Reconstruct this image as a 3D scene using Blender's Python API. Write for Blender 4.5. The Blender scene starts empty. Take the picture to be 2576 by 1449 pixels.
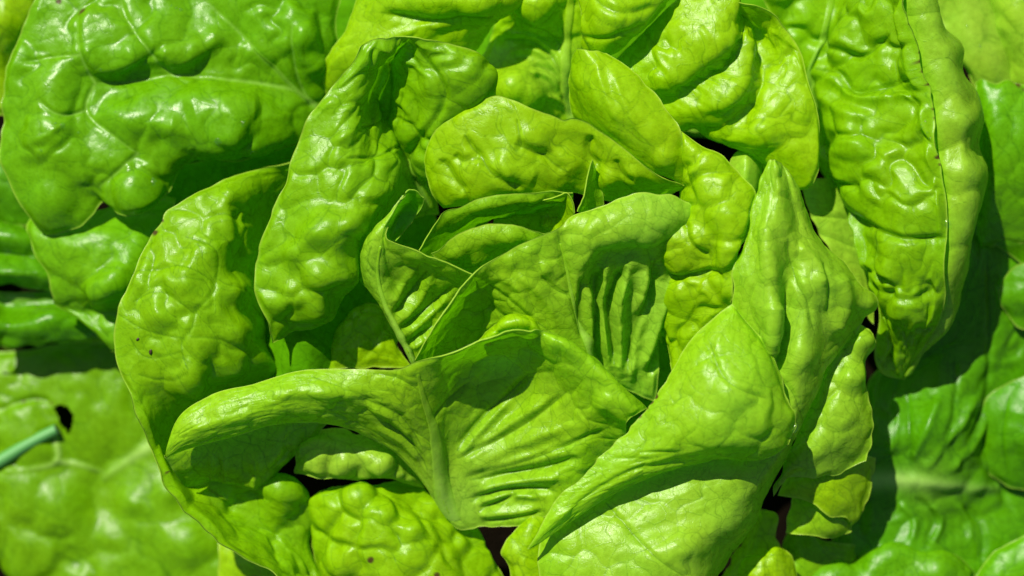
import bpy, math
import numpy as np
from mathutils import Vector

# ------------------------------------------------------------------ camera, sky, sun
S = 0.00014            # metres per unit; the picture plane is 2576 x 1449 units (36 x 20 cm)
D = 5200.0             # camera height above the focus plane, in units
CX, CY = 1288.0, 724.5
scene = bpy.context.scene
col = scene.collection

cam_data = bpy.data.cameras.new("camera")
cam = bpy.data.objects.new("camera", cam_data)
col.objects.link(cam)
cam.location = (0, 0, D * S)
cam_data.sensor_width = 36.0
cam_data.lens = 36.0 * D / 2576.0
cam_data.clip_start = 0.05
cam_data.clip_end = 50.0
cam_data.dof.use_dof = True
cam_data.dof.focus_distance = (D + 70) * S
cam_data.dof.aperture_fstop = 3.6
scene.camera = cam

SUN_AZ = math.radians(-30)      # from straight up in the picture (+Y), negative = towards the left
SUN_EL = math.radians(48)
world = bpy.data.worlds.new("World")
scene.world = world
world.use_nodes = True
wn = world.node_tree
sky = wn.nodes.new("ShaderNodeTexSky")
sky.sky_type = 'NISHITA'
sky.sun_disc = False
sky.sun_elevation = SUN_EL
sky.sun_rotation = SUN_AZ
wn.nodes["Background"].inputs["Strength"].default_value = 0.05
wn.links.new(sky.outputs[0], wn.nodes["Background"].inputs["Color"])

sd = bpy.data.lights.new("sun", 'SUN')
sd.energy = 5.0
sd.angle = math.radians(0.55)
sd.color = (1.0, 0.95, 0.80)
sun = bpy.data.objects.new("sun", sd)
col.objects.link(sun)
sdir = Vector((math.sin(SUN_AZ) * math.cos(SUN_EL), math.cos(SUN_AZ) * math.cos(SUN_EL), math.sin(SUN_EL)))
sun.rotation_euler = sdir.to_track_quat('Z', 'Y').to_euler()
sun.location = sdir * 3

vs = scene.view_settings
vs.view_transform = 'Standard'
vs.look = 'None'
vs.exposure = 0.20
vs.gamma = 1.0
vs.use_curve_mapping = False
scene.cycles.max_bounces = 6
scene.cycles.diffuse_bounces = 3
scene.cycles.glossy_bounces = 3
scene.cycles.transmission_bounces = 3
scene.cycles.transparent_max_bounces = 4
scene.cycles.use_denoising = True

# ------------------------------------------------------------------ helpers
def to_world(P):
    P = np.asarray(P, float)
    f = (D - P[..., 2]) / D
    return np.stack([(P[..., 0] - CX) * S * f, -(P[..., 1] - CY) * S * f, P[..., 2] * S], -1)

def parse(s):
    return [np.array([[float(v) for v in p.split()] for p in r.split(',') if p.strip()]) for r in s.strip().split(';') if r.strip()]

def spline(P, k, q):
    """cubic Hermite through P (n,...) at knots k, sampled at q"""
    n = len(k)
    if n == 2:
        t = ((q - k[0]) / (k[1] - k[0])).reshape((-1,) + (1,) * (P.ndim - 1))
        return P[0] * (1 - t) + P[1] * t
    sh = (-1,) + (1,) * (P.ndim - 1)
    h = np.diff(k)
    d = np.diff(P, axis=0) / h.reshape(sh)
    m = np.empty_like(P)
    w0 = h[1:].reshape(sh); w1 = h[:-1].reshape(sh)
    m[1:-1] = (d[:-1] * w0 + d[1:] * w1) / (w0 + w1)
    m[0] = 1.5 * d[0] - 0.5 * m[1]
    m[-1] = 1.5 * d[-1] - 0.5 * m[-2]
    i = np.clip(np.searchsorted(k, q, side='right') - 1, 0, n - 2)
    hh = h[i]
    t = ((q - k[i]) / hh).reshape(sh)
    hh = hh.reshape(sh)
    t2, t3 = t * t, t * t * t
    return (2*t3 - 3*t2 + 1) * P[i] + (t3 - 2*t2 + t) * hh * m[i] + (-2*t3 + 3*t2) * P[i+1] + (t3 - t2) * hh * m[i+1]

def noise2(nu, nv, cu, cv, rng):
    """smooth unit noise on a grid, feature size cu x cv grid steps"""
    a = max(4, int(math.ceil(nu / cu)) + 3); b = max(4, int(math.ceil(nv / cv)) + 3)
    g = rng.normal(size=(a, b))
    g = spline(g, np.arange(a, dtype=float), np.linspace(1, 1 + (nu - 1) / cu, nu).clip(0, a - 1.001))
    g = spline(g.T.copy(), np.arange(b, dtype=float), np.linspace(1, 1 + (nv - 1) / cv, nv).clip(0, b - 1.001)).T
    return g

def blur(a, n=1):
    for _ in range(n):
        b = np.pad(a, 1, mode='edge')
        a = (b[:-2, 1:-1] + 2 * b[1:-1, 1:-1] + b[2:, 1:-1]) / 4
        b = np.pad(a, 1, mode='edge')
        a = (b[1:-1, :-2] + 2 * b[1:-1, 1:-1] + b[1:-1, 2:]) / 4
    return a

def normals(W):
    du = np.gradient(W, axis=0); dv = np.gradient(W, axis=1)
    n = np.cross(du, dv)
    l = np.linalg.norm(n, axis=-1, keepdims=True)
    n = n / np.maximum(l, 1e-12)
    for _ in range(2):
        for c in range(3):
            n[..., c] = blur(n[..., c], 2)
        n /= np.maximum(np.linalg.norm(n, axis=-1, keepdims=True), 1e-9)
    return n

def seg_dist(X, Y, pts):
    """distance in the sheet's own plan to a polyline, and the running fraction along it"""
    best = np.full(X.shape, 1e9); frac = np.zeros(X.shape)
    pts = np.asarray(pts, float)
    n = len(pts) - 1
    for i in range(n):
        a, b = pts[i], pts[i + 1]
        ab = b - a
        t = np.clip(((X - a[0]) * ab[0] + (Y - a[1]) * ab[1]) / max(ab @ ab, 1e-9), 0, 1)
        d = np.hypot(X - a[0] - t * ab[0], Y - a[1] - t * ab[1])
        m = d < best
        best = np.where(m, d, best)
        frac = np.where(m, (i + t) / n, frac)
    return best, frac

def smooth_line(pts, n=40):
    pts = np.asarray(pts, float)
    k = np.r_[0, np.cumsum(np.linalg.norm(np.diff(pts, axis=0), axis=1) + 1e-6)]
    return spline(pts, k, np.linspace(0, k[-1], n))

def mesh_from(name, V, F, attrs=None, mat=None):
    me = bpy.data.meshes.new(name)
    V = np.ascontiguousarray(V, dtype=np.float32); F = np.ascontiguousarray(F, dtype=np.int32)
    k = F.shape[1]
    me.vertices.add(len(V)); me.vertices.foreach_set("co", V.ravel())
    me.loops.add(F.size); me.loops.foreach_set("vertex_index", F.ravel())
    me.polygons.add(len(F))
    me.polygons.foreach_set("loop_start", np.arange(0, F.size, k, dtype=np.int32))
    me.polygons.foreach_set("use_smooth", np.ones(len(F), dtype=bool))
    me.update(calc_edges=True)
    me.validate()
    for an, av in (attrs or {}).items():
        at = me.attributes.new(an, 'FLOAT', 'POINT')
        at.data.foreach_set("value", np.ascontiguousarray(av, dtype=np.float32))
    if mat: me.materials.append(mat)
    return me

def link(name, me, parent=None):
    o = bpy.data.objects.new(name, me)
    col.objects.link(o)
    if parent is not None: o.parent = parent
    return o

def tag(o, label=None, cat=None, group=None, kind=None):
    for k, v in (("label", label), ("category", cat), ("group", group), ("kind", kind)):
        if v: o[k] = v
    return o

# ------------------------------------------------------------------ materials
def leaf_material(name, rough=0.31, trans=0.42, bump=0.36, spec=0.48):
    m = bpy.data.materials.new(name); m.use_nodes = True
    nt = m.node_tree; N = nt.nodes; L = nt.links
    N.clear()
    out = N.new("ShaderNodeOutputMaterial")
    def at(n):
        a = N.new("ShaderNodeAttribute"); a.attribute_name = n; return a.outputs["Fac"]
    def mix(fac, a, b, mode='MIX'):
        x = N.new("ShaderNodeMix"); x.data_type = 'RGBA'; x.blend_type = mode
        for s, v in ((x.inputs[0], fac), (x.inputs[6], a), (x.inputs[7], b)):
            if isinstance(v, bpy.types.NodeSocket): L.new(v, s)
            else: s.default_value = v
        return x.outputs[2]
    def math_(op, a, b=0.0):
        x = N.new("ShaderNodeMath"); x.operation = op
        for s, v in ((x.inputs[0], a), (x.inputs[1], b)):
            if isinstance(v, bpy.types.NodeSocket): L.new(v, s)
            else: s.default_value = v
        return x.outputs[0]
    oi = N.new("ShaderNodeObjectInfo")
    tc = N.new("ShaderNodeTexCoord")
    def noise(scale, detail=3, rough_=0.55):
        x = N.new("ShaderNodeTexNoise"); x.inputs["Scale"].default_value = scale
        x.inputs["Detail"].default_value = detail; x.inputs["Roughness"].default_value = rough_
        L.new(tc.outputs["Object"], x.inputs["Vector"]); return x.outputs["Fac"]
    def ramp(v, lo, hi, a, b):
        x = N.new("ShaderNodeMapRange")
        L.new(v, x.inputs[0])
        for i, q in enumerate((lo, hi, a, b)): x.inputs[1 + i].default_value = q
        return x.outputs[0]
    big = noise(38, 3); fine = noise(420, 4, 0.65); cellsn = noise(2600, 2)
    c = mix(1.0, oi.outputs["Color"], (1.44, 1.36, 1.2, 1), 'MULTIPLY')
    c = mix(at("pale"), c, (0.43, 0.73, 0.10, 1))
    c = mix(ramp(big, 0.35, 0.65, 0.0, 0.5), c, mix(1.0, c, (1.2, 1.02, 0.8, 1), 'MULTIPLY'))
    c = mix(1.0, c, ramp(fine, 0.3, 0.7, 0.86, 1.12), 'MULTIPLY')
    vein = at("vein"); fv = at("finevein")
    c = mix(math_('MULTIPLY', vein, 0.8), c, mix(1.0, c, (0.45, 0.56, 0.4, 1), 'MULTIPLY'))
    c = mix(math_('MULTIPLY', fv, 0.6), c, mix(1.0, c, (0.52, 0.64, 0.5, 1), 'MULTIPLY'))
    c = mix(at("rib"), c, (0.40, 0.66, 0.14, 1))
    c = mix(math_('MULTIPLY', at("edge"), 0.45), c, (0.62, 0.78, 0.12, 1))
    brown = at("brown")
    c = mix(brown, c, (0.10, 0.055, 0.018, 1))
    tcol = mix(1.0, c, (0.66, 1.0, 0.05, 1), 'MULTIPLY')
    p = N.new("ShaderNodeBsdfPrincipled")
    L.new(c, p.inputs["Base Color"])
    L.new(ramp(fine, 0.3, 0.7, rough - 0.07, rough + 0.1), p.inputs["Roughness"])
    p.inputs["Specular IOR Level"].default_value = spec
    p.inputs["IOR"].default_value = 1.45
    bn = N.new("ShaderNodeBump"); bn.inputs["Strength"].default_value = bump; bn.inputs["Distance"].default_value = 0.0006
    h = math_('ADD', math_('MULTIPLY', fine, 0.9), math_('MULTIPLY', cellsn, 0.28))
    h = math_('SUBTRACT', h, math_('MULTIPLY', fv, 0.25))
    L.new(h, bn.inputs["Height"])
    L.new(bn.outputs[0], p.inputs["Normal"])
    t = N.new("ShaderNodeBsdfTranslucent")
    L.new(tcol, t.inputs["Color"]); L.new(bn.outputs[0], t.inputs["Normal"])
    ms = N.new("ShaderNodeMixShader")
    L.new(math_('MULTIPLY', math_('SUBTRACT', 1.0, math_('MULTIPLY', at("rib"), 0.6)), trans), ms.inputs[0])
    L.new(p.outputs[0], ms.inputs[1]); L.new(t.outputs[0], ms.inputs[2])
    L.new(ms.outputs[0], out.inputs[0])
    return m

MAT = leaf_material("lettuce_leaf")
MAT_GLOSS = leaf_material("lettuce_leaf_glossy", rough=0.27, trans=0.40, bump=0.26, spec=0.45)
MAT_DULL = leaf_material("lettuce_leaf_dull", rough=0.7, trans=0.35, bump=0.2, spec=0.08)

# colours of the leaf blades themselves
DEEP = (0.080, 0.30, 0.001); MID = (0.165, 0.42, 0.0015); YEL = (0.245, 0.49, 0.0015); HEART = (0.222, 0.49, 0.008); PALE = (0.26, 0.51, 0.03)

STEP = 3.1
BASE = np.array([1300.0, 724.0, -700.0])
def head(name, x, y, label):
    e = bpy.data.objects.new(name, None); col.objects.link(e)
    e.location = to_world((x, y, -740)); e.empty_display_size = 0.02
    return tag(e, label, "lettuce", "lettuce heads in the bed")

LEAVES = {}
def leaf(key, parent, rails, color, label=None, cell=75, amp=12, seed=1, seeds=(), bumps=(), ridges=(), veins=(), ribs=(),
         pale=None, brown=(), hole=None, wob=8, ruffle=5, fine=30, sharp=0.75, mat=None, flip=False, aniso=None, midribs=(), thick=3.2, step=None, fade=26, jag=1.6, sub2=0.18, paleveins=False):
    rng = np.random.default_rng(seed * 7919 + 13)
    step = step or STEP
    R = parse(rails)
    lens = [np.sum(np.linalg.norm(np.diff(r, axis=0), axis=1)) for r in R]
    nv = int(np.clip(max(lens) / step, 16, 620))
    Q = []
    for r in R:
        k = np.r_[0, np.cumsum(np.linalg.norm(np.diff(r, axis=0), axis=1) + 1e-3)]
        Q.append(spline(r, k / k[-1], np.linspace(0, 1, nv)))
    Q = np.array(Q)                                     # rails, nv, 3
    gap = np.linalg.norm(np.diff(Q, axis=0), axis=2)
    k = np.r_[0, np.cumsum(gap.mean(1) + 1e-3)]
    Lu = np.percentile(gap.sum(0), 80)
    nu = int(np.clip(Lu / step, 16, 620))
    u = np.linspace(0, 1, nu)
    P = spline(Q, k / k[-1], u)                          # nu, nv, 3
    pl = np.zeros((nu, nv))
    if pale is not None:
        pp = np.array(pale, float)
        if pp.ndim == 1:      # one value per rail
            pl = spline(np.repeat(pp[:, None], 2, 1), k / k[-1], u)[:, :1] * np.ones((1, nv))
        else:                 # list of (x, y, r, value)
            for x, y, r, v in pp:
                pl = np.maximum(pl, v * np.exp(-((P[..., 0] - x) ** 2 + (P[..., 1] - y) ** 2) / (r * r)))
    X, Y = P[..., 0], P[..., 1]
    # distance to the sheet's border, in units
    du = np.linalg.norm(np.gradient(P, axis=0), axis=-1); dv = np.linalg.norm(np.gradient(P, axis=1), axis=-1)
    cu = np.cumsum(du, 0); cv = np.cumsum(dv, 1)
    eb = np.minimum(np.minimum(cu - cu[:1], cu[-1:] - cu), np.minimum(cv - cv[:, :1], cv[:, -1:] - cv))
    fadem = np.clip(eb / fade, 0, 1); fadem = fadem * fadem * (3 - 2 * fadem)
    disp = np.zeros((nu, nv)); vein = np.zeros((nu, nv)); finev = np.zeros((nu, nv)); rib = np.zeros((nu, nv))
    su = max(cu[-1].max() / nu, 0.5); sv = max(cv[:, -1].max() / nv, 0.5)
    cmp_ = blur(np.clip(du / su, 0, 1) * np.clip(dv / sv, 0, 1), 3) ** 1.6
    disp += cmp_ * wob * noise2(nu, nv, 90 / su, 90 / sv, rng) * 0.6 + cmp_ * wob * 0.22 * noise2(nu, nv, 48 / su, 48 / sv, rng)
    # blisters: pillows between the veins
    P3 = P.reshape(-1, 3).copy(); P3[:, 2] *= 0.8
    rot = lambda q: q
    if aniso:
        th, fa = math.radians(aniso[0]), aniso[1]
        A2 = np.array([[math.cos(th) / fa, math.sin(th) / fa], [-math.sin(th), math.cos(th)]])
        rot = lambda q: np.concatenate([q[..., :2] @ A2.T, q[..., 2:]], -1)
    PX = P3.copy(); P3 = rot(P3)
    Nall = nu * nv
    def cells(size, given, rng):
        cand = rng.permutation(Nall)[:6000]
        S_ = []
        for gx, gy in given:
            d = (PX[:, 0] - gx) ** 2 + (PX[:, 1] - gy) ** 2 - 0.002 * PX[:, 2]
            S_.append(P3[np.argmin(d)])
        ng = len(S_)
        cp = P3[cand]
        ok = np.ones(len(cand), bool)
        for s in S_:
            ok &= ((cp - s) ** 2).sum(1) > (size * 1.0) ** 2
        i = 0
        while ok.any() and len(S_) < 900:
            j = int(np.argmax(ok)); s = cp[j]; S_.append(s)
            ok &= ((cp - s) ** 2).sum(1) > (size * rng.uniform(0.75, 1.25)) ** 2
        return np.array(S_), ng
    def f12w(gi, X3, size):
        f1 = np.full((nu, nv), 1e9); f2 = np.full((nu, nv), 1e9)
        G = X3.reshape(nu, nv, 3)
        wu = int(3.2 * size / su) + 3; wv = int(3.2 * size / sv) + 3
        for g in gi:
            i, j = divmod(int(g), nv)
            sl = (slice(max(0, i - wu), i + wu), slice(max(0, j - wv), j + wv))
            d = np.sqrt(((G[sl] - P3[g]) ** 2).sum(-1))
            a, b = f1[sl], f2[sl]
            m1 = d < a
            f2[sl] = np.where(m1, a, np.minimum(b, d)); f1[sl] = np.where(m1, d, a)
        return f1, f2
    def pick(size, rng):
        cand = rng.permutation(Nall)[:7000]; cp = P3[cand]; ok = np.ones(len(cand), bool); out = []
        while ok.any() and len(out) < 1600:
            j = int(np.argmax(ok)); out.append(cand[j])
            live = np.flatnonzero(ok)
            ok[live] = ((cp[live] - cp[j]) ** 2).sum(1) > (size * rng.uniform(0.75, 1.25)) ** 2
        return out
    def f12(seeds_, X3):
        f1 = np.full(len(X3), 1e9); f2 = np.full(len(X3), 1e9); idx = np.zeros(len(X3), int)
        for i, s in enumerate(seeds_):
            d = np.sqrt(((X3 - s) ** 2).sum(1))
            m1 = d < f1
            f2 = np.where(m1, f1, np.minimum(f2, d)); idx = np.where(m1, i, idx); f1 = np.where(m1, d, f1)
        return f1, f2, idx
    warp = np.stack([noise2(nu, nv, 40 / su, 40 / sv, rng).ravel() for _ in range(2)], 1)
    X3 = P3.copy(); X3[:, :2] += warp * cell * 0.11
    if amp:
        sd_, ng = cells(cell, seeds, rng)
        if len(sd_) > 1:
            f1, f2, idx = f12(sd_, X3)
            t = 1 - (f1 / np.maximum(f2, 1e-6)) ** 2
            a = rng.uniform(0.45, 1.1, len(sd_)); a[:ng] = rng.uniform(0.95, 1.25, ng)
            pil = (np.clip(t, 0, 1) ** sharp * np.clip((f1 + f2) / (1.0 * cell), 0.35, 1.4)).reshape(nu, nv) * a[idx].reshape(nu, nv)
            border = np.exp(-((f2 - f1) / max(2.0, 0.85 * step)) ** 2).reshape(nu, nv)
            lo = np.clip(0.8 + 0.45 * noise2(nu, nv, 130 / su, 130 / sv, rng), 0.25, 1.35)
            pil = 0.88 * blur(pil, 8) + 0.12 * blur(pil, 2)
            disp += amp * pil * fadem * lo
            vein = np.maximum(vein, border * 0.75 * np.clip(eb / 12, 0, 1))
            # lesser swellings inside the pillows
            g2 = pick(cell * 0.45, rng)
            q1, q2 = f12w(g2, X3, cell * 0.45)
            sub = blur(np.clip(1 - (q1 / np.maximum(q2, 1e-6)) ** 2, 0, 1), 6)
            disp += amp * sub2 * sub * fadem * np.clip(0.5 + 0.8 * noise2(nu, nv, 100 / su, 100 / sv, rng), 0, 1.4)
            finev = np.maximum(finev, np.exp(-((q2 - q1) / max(1.7, 0.7 * step)) ** 2))
    # fine net of veins inside each pillow
    if fine:
        X3[:, :2] += warp[:, ::-1] * fine * 0.12
        q1, q2 = f12w(pick(fine, rng), X3, fine)
        lo = np.clip(0.45 + 0.5 * noise2(nu, nv, 80 / su, 80 / sv, rng), 0.1, 1.0)
        finev = np.maximum(finev, 0.75 * lo * np.exp(-((q2 - q1) / max(1.5, 0.62 * step)) ** 2))
        disp += 0.014 * fine * blur(np.clip(1 - (q1 / np.maximum(q2, 1e-6)) ** 2, 0, 1), 3) * fadem
    front = np.cross(np.gradient(P, axis=0), np.gradient(P, axis=1))[..., 2]
    sgn = np.sign(np.median(front)) or 1.0               # picture y runs down, so front < 0 faces the camera once in the world
    fmask = (front * sgn > 0)
    for b in bumps:
        x, y, r, h = b
        d = np.hypot(X - x, Y - y) / r
        disp += np.where(fmask, h * np.exp(-(d * 1.25) ** 2.4), 0)
    for pts, r, h in ridges:
        d, fr = seg_dist(X, Y, smooth_line(pts, 24))
        prof = np.exp(-(d / r) ** 2) * np.clip(np.minimum(fr, 1 - fr) * 6 + 0.25, 0, 1)
        disp += np.where(fmask, h * prof, 0)
    for v in veins:
        pts, w, depth = (v if isinstance(v, tuple) and len(v) == 3 and not np.isscalar(v[0]) else (v, 5.0, 4.0))
        d, fr = seg_dist(X, Y, smooth_line(pts, 30))
        g = np.where(fmask, np.exp(-(d / (w * 1.6)) ** 2), 0)
        disp -= depth * g * np.clip(np.minimum(fr, 1 - fr) * 8 + 0.1, 0, 1)
        if paleveins: rib = np.maximum(rib, np.where(fmask, (0.34 - 0.16 * fr) * np.exp(-(d / (0.75 * w * (1.1 - 0.6 * fr))) ** 2), 0))
        else: vein = np.maximum(vein, np.where(fmask, np.exp(-(d / max(1.6, 0.42 * w)) ** 2), 0))
    for pts, w0, w1, h in ribs:                            # swollen pale ribs in the blade
        d, fr = seg_dist(X, Y, smooth_line(pts, 30))
        w = w0 + (w1 - w0) * fr
        g = np.where(fmask, np.exp(-(d / w) ** 2), 0)
        disp += h * g; rib = np.maximum(rib, 0.8 * g * np.clip(1.2 - fr, 0.25, 1))
    # uneven, slightly wavy rim
    rim = np.exp(-(eb / 26) ** 2)
    disp += cmp_ * ruffle * rim * noise2(nu, nv, 40 / su, 40 / sv, rng)
    P = P.copy()
    for c in range(2):
        P[..., c] += cmp_ * jag * np.exp(-(eb / 16) ** 2) * (noise2(nu, nv, 26 / su, 26 / sv, rng) + 0.35 * noise2(nu, nv, 14 / su, 14 / sv, rng))
    disp += 0.12 * noise2(nu, nv, 12 / su, 12 / sv, rng) + 0.3 * noise2(nu, nv, 24 / su, 24 / sv, rng) * fadem
    W = to_world(P)
    n = normals(W)
    if np.median(n[..., 2]) < 0: n = -n
    if flip: n = -n
    W = W + n * (disp * S)[..., None]
    n2 = normals(W)
    if (n2 * n).sum() < 0: n2 = -n2
    br = np.zeros((nu, nv))
    for b in brown:
        x, y, r = b
        d = np.hypot(X - x, Y - y) / r + 0.35 * noise2(nu, nv, 5, 5, rng)
        br = np.maximum(br, np.clip(1.6 - 1.5 * d, 0, 0.95))
    edge = np.exp(-(eb / 3.5) ** 2)
    V = W.reshape(-1, 3)
    ids = np.arange(nu * nv).reshape(nu, nv)
    a, b_, c_, d_ = ids[:-1, :-1], ids[1:, :-1], ids[1:, 1:], ids[:-1, 1:]
    F = np.stack([a, b_, c_, d_], -1).reshape(-1, 4)
    attrs = {"vein": vein.ravel(), "finevein": (finev * np.clip(eb / 8, 0, 1)).ravel(), "edge": edge.ravel(), "pale": pl.clip(0, 1).ravel(), "rib": rib.ravel(), "brown": br.ravel()}
    if hole is not None:
        hp = np.asarray(hole, float)
        fx = X[:-1, :-1].ravel(); fy = Y[:-1, :-1].ravel()
        inside = np.zeros(fx.shape, bool)
        for i in range(len(hp)):
            (x1, y1), (x2, y2) = hp[i], hp[i - 1]
            cr = ((y1 > fy) != (y2 > fy)) & (fx < (x2 - x1) * (fy - y1) / (y2 - y1 + 1e-9) + x1)
            inside ^= cr
        F = F[~inside]
    # rim: turn the border under by the leaf's thickness
    loop = np.concatenate([ids[:, 0], ids[-1, 1:], ids[-2::-1, -1], ids[0, -2:0:-1]])
    inn = np.concatenate([ids[:, 1], ids[-2, 1:], ids[-2::-1, -2], ids[1, -2:0:-1]])
    nl = n2.reshape(-1, 3)[loop]
    lower = V[loop] - nl * thick * S + (V[inn] - V[loop]) * 0.25
    o0 = len(V)
    V = np.concatenate([V, lower])
    m_ = len(loop); j = np.arange(m_); j2 = (j + 1) % m_
    F = np.concatenate([F, np.stack([loop[j], loop[j2], o0 + j2, o0 + j], -1)])
    attrs = {q: np.r_[w, w[loop]] for q, w in attrs.items()}
    off = np.array(parent.location)
    me = mesh_from("leaf", V - off, F, attrs, mat or MAT)
    o = link("leaf", me, parent)
    o.color = (*color, 1)
    if label: o["label"] = label
    LEAVES[key] = (o, P, W, n2)
    for pts, w0, w1, lift in midribs:
        make_midrib(o, pts, w0, w1, lift, X, Y, W, n2, fmask, off, color)
    return o

def surf_at(key, x, y):
    o, P, W, n = LEAVES[key]
    d = (P[..., 0] - x) ** 2 + (P[..., 1] - y) ** 2 - 0.05 * P[..., 2]
    i = np.unravel_index(np.argmin(d), d.shape)
    return W[i], n[i]

def make_midrib(leafobj, pts, w0, w1, lift, X, Y, W, n, fmask, off, color):
    """a low swollen strip that follows the blade, its borders sunk just under the surface"""
    K, M = 60, 11
    L = smooth_line(pts, K)
    T = np.gradient(L, axis=0); T /= np.linalg.norm(T, axis=1, keepdims=True) + 1e-9
    Pn = np.stack([-T[:, 1], T[:, 0]], 1)
    fr = np.linspace(0, 1, K)
    wd = w0 + (w1 - w0) * fr ** 0.8
    ks = np.linspace(-1, 1, M)
    pen = np.where(fmask, 0, 1e6)
    Vg = np.zeros((K, M, 3)); Ng = np.zeros((K, M, 3))
    lo = np.minimum(L.min(0), L.min(0)) - w0 * 1.5 - 8; hi = L.max(0) + w0 * 1.5 + 8
    sel = np.flatnonzero(((X > lo[0]) & (X < hi[0]) & (Y > lo[1]) & (Y < hi[1]) & fmask).ravel())
    xs, ys, Wf, nf = X.ravel()[sel], Y.ravel()[sel], W.reshape(-1, 3)[sel], n.reshape(-1, 3)[sel]
    for i in range(K):
        for j in range(M):
            q = L[i] + Pn[i] * ks[j] * wd[i]
            d = (xs - q[0]) ** 2 + (ys - q[1]) ** 2
            b = np.argpartition(d, 4)[:4]
            w = 1 / (d[b] + 0.5); w /= w.sum()
            Vg[i, j] = (Wf[b] * w[:, None]).sum(0); Ng[i, j] = (nf[b] * w[:, None]).sum(0)
    for c in range(3):
        Vg[..., c] = blur(Vg[..., c], 2); Ng[..., c] = blur(Ng[..., c], 6)
    Ng /= np.linalg.norm(Ng, axis=-1, keepdims=True) + 1e-9
    prof = (1 - ks ** 2) ** 0.8
    h = lift * (0.35 + 0.65 * (1 - fr))[:, None] * prof[None, :] - 1.6 * (np.abs(ks)[None, :] > 0.95) + 0.5
    h[-1] = -1.5; h[0] -= 1.0
    Vg = Vg + Ng * (h * S)[..., None]
    ids = np.arange(K * M).reshape(K, M)
    F = np.stack([ids[:-1, :-1], ids[1:, :-1], ids[1:, 1:], ids[:-1, 1:]], -1).reshape(-1, 4)
    z = np.zeros(K * M)
    rb = (0.55 * (1 - fr))[:, None] * (1 - 0.6 * ks[None, :] ** 2)
    me = mesh_from("midrib", Vg.reshape(-1, 3) - off, F, {"rib": rb.ravel(), "pale": z, "vein": z, "finevein": z, "edge": z, "brown": z}, MAT)
    o = link("midrib", me, leafobj); o.color = (*color, 1)
    return o

# ------------------------------------------------------------------ the bed
def build_soil():
    rng = np.random.default_rng(3)
    n = 150
    g = np.linspace(-0.75, 0.75, n)
    x, y = np.meshgrid(g, g, indexing='ij')
    z = 0.006 * noise2(n, n, 9, 9, rng) + 0.004 * noise2(n, n, 3, 3, rng) + 0.0025 * noise2(n, n, 1.3, 1.3, rng)
    V = np.stack([x, y, z - 750 * S], -1).reshape(-1, 3)
    ids = np.arange(n * n).reshape(n, n)
    F = np.stack([ids[:-1, :-1], ids[1:, :-1], ids[1:, 1:], ids[:-1, 1:]], -1).reshape(-1, 4)
    m = bpy.data.materials.new("soil"); m.use_nodes = True
    nt = m.node_tree; p = nt.nodes["Principled BSDF"]; p.inputs["Roughness"].default_value = 0.95; p.inputs["Specular IOR Level"].default_value = 0.05
    no = nt.nodes.new("ShaderNodeTexNoise"); no.inputs["Scale"].default_value = 90; no.inputs["Detail"].default_value = 6
    cr = nt.nodes.new("ShaderNodeValToRGB")
    cr.color_ramp.elements[0].color = (0.002, 0.0015, 0.001, 1); cr.color_ramp.elements[1].color = (0.010, 0.006, 0.003, 1)
    bu = nt.nodes.new("ShaderNodeBump"); bu.inputs["Strength"].default_value = 0.8; bu.inputs["Distance"].default_value = 0.004
    nt.links.new(no.outputs["Fac"], cr.inputs[0]); nt.links.new(cr.outputs[0], p.inputs["Base Color"])
    nt.links.new(no.outputs["Fac"], bu.inputs["Height"]); nt.links.new(bu.outputs[0], p.inputs["Normal"])
    o = link("soil", mesh_from("soil", V, F, None, m)); o["kind"] = "structure"
build_soil()

H = head("lettuce_head", 1320, 820, "large bright green butterhead lettuce filling the picture with its open heart in the middle")
H2 = head("lettuce_head", 2700, -60, "pale blurred lettuce whose smooth leaves show only in the top right corner")
H3 = head("lettuce_head", -160, -40, "blurred lettuce with one light green leaf tip in the top left corner")

# ---- outer leaves, left -----------------------------------------------------------------
leaf('L2', H3, """-80 -60 -480,0 -60 -440,60 -60 -460,120 -50 -500; -80 60 -460,10 50 -400,50 60 -430,90 70 -500;
 -80 160 -500,0 140 -450,40 150 -480,80 160 -520; -80 300 -520,0 290 -490,40 290 -500,80 280 -540""", YEL, "light green leaf tip in the top left corner", step=4.5, seed=2, amp=10)
leaf('L4b', H, """-90 360 -520,0 370 -500,90 380 -510,170 400 -530; -90 450 -500,0 455 -475,90 470 -490,170 490 -520; -90 560 -530,0 560 -520,90 570 -520,170 590 -540""", DEEP, "dim green leaf edge at the left border behind the glossy leaf", step=4, seed=41, cell=70, amp=10)
leaf('L4', H, """-60 545 -520,40 550 -510,90 580 -510,140 620 -520; -60 600 -470,40 597 -460,90 610 -470,150 640 -500; -60 640 -495,40 640 -495,90 650 -490,150 670 -510;
 -60 690 -450,50 685 -440,110 690 -450,170 700 -500; -60 725 -510,50 726 -500,110 728 -500,170 735 -520""", DEEP, "glossy ridged leaf at the left border, above the pale midrib", step=4, seed=4, cell=60, amp=11, wob=14, mat=MAT_GLOSS)
leaf('L5', H, """-60 735 -540,60 735 -530,140 735 -520,240 745 -520; -60 758 -540,60 756 -530,150 752 -520,260 760 -520; -60 820 -480,60 820 -460,130 808 -460,200 815 -480,280 830 -500;
 -60 885 -520,60 880 -510,140 865 -510,220 855 -520,300 870 -530""", DEEP, "glossy leaf at the left border with a pale horizontal midrib", step=4, seed=5, cell=70, amp=12, wob=14, mat=MAT_GLOSS,
 ribs=[([(-40, 752), (60, 752), (140, 748)], 9, 6, 3)], midribs=[([(-50, 752), (60, 752), (150, 748)], 7, 3, 3)])
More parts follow.
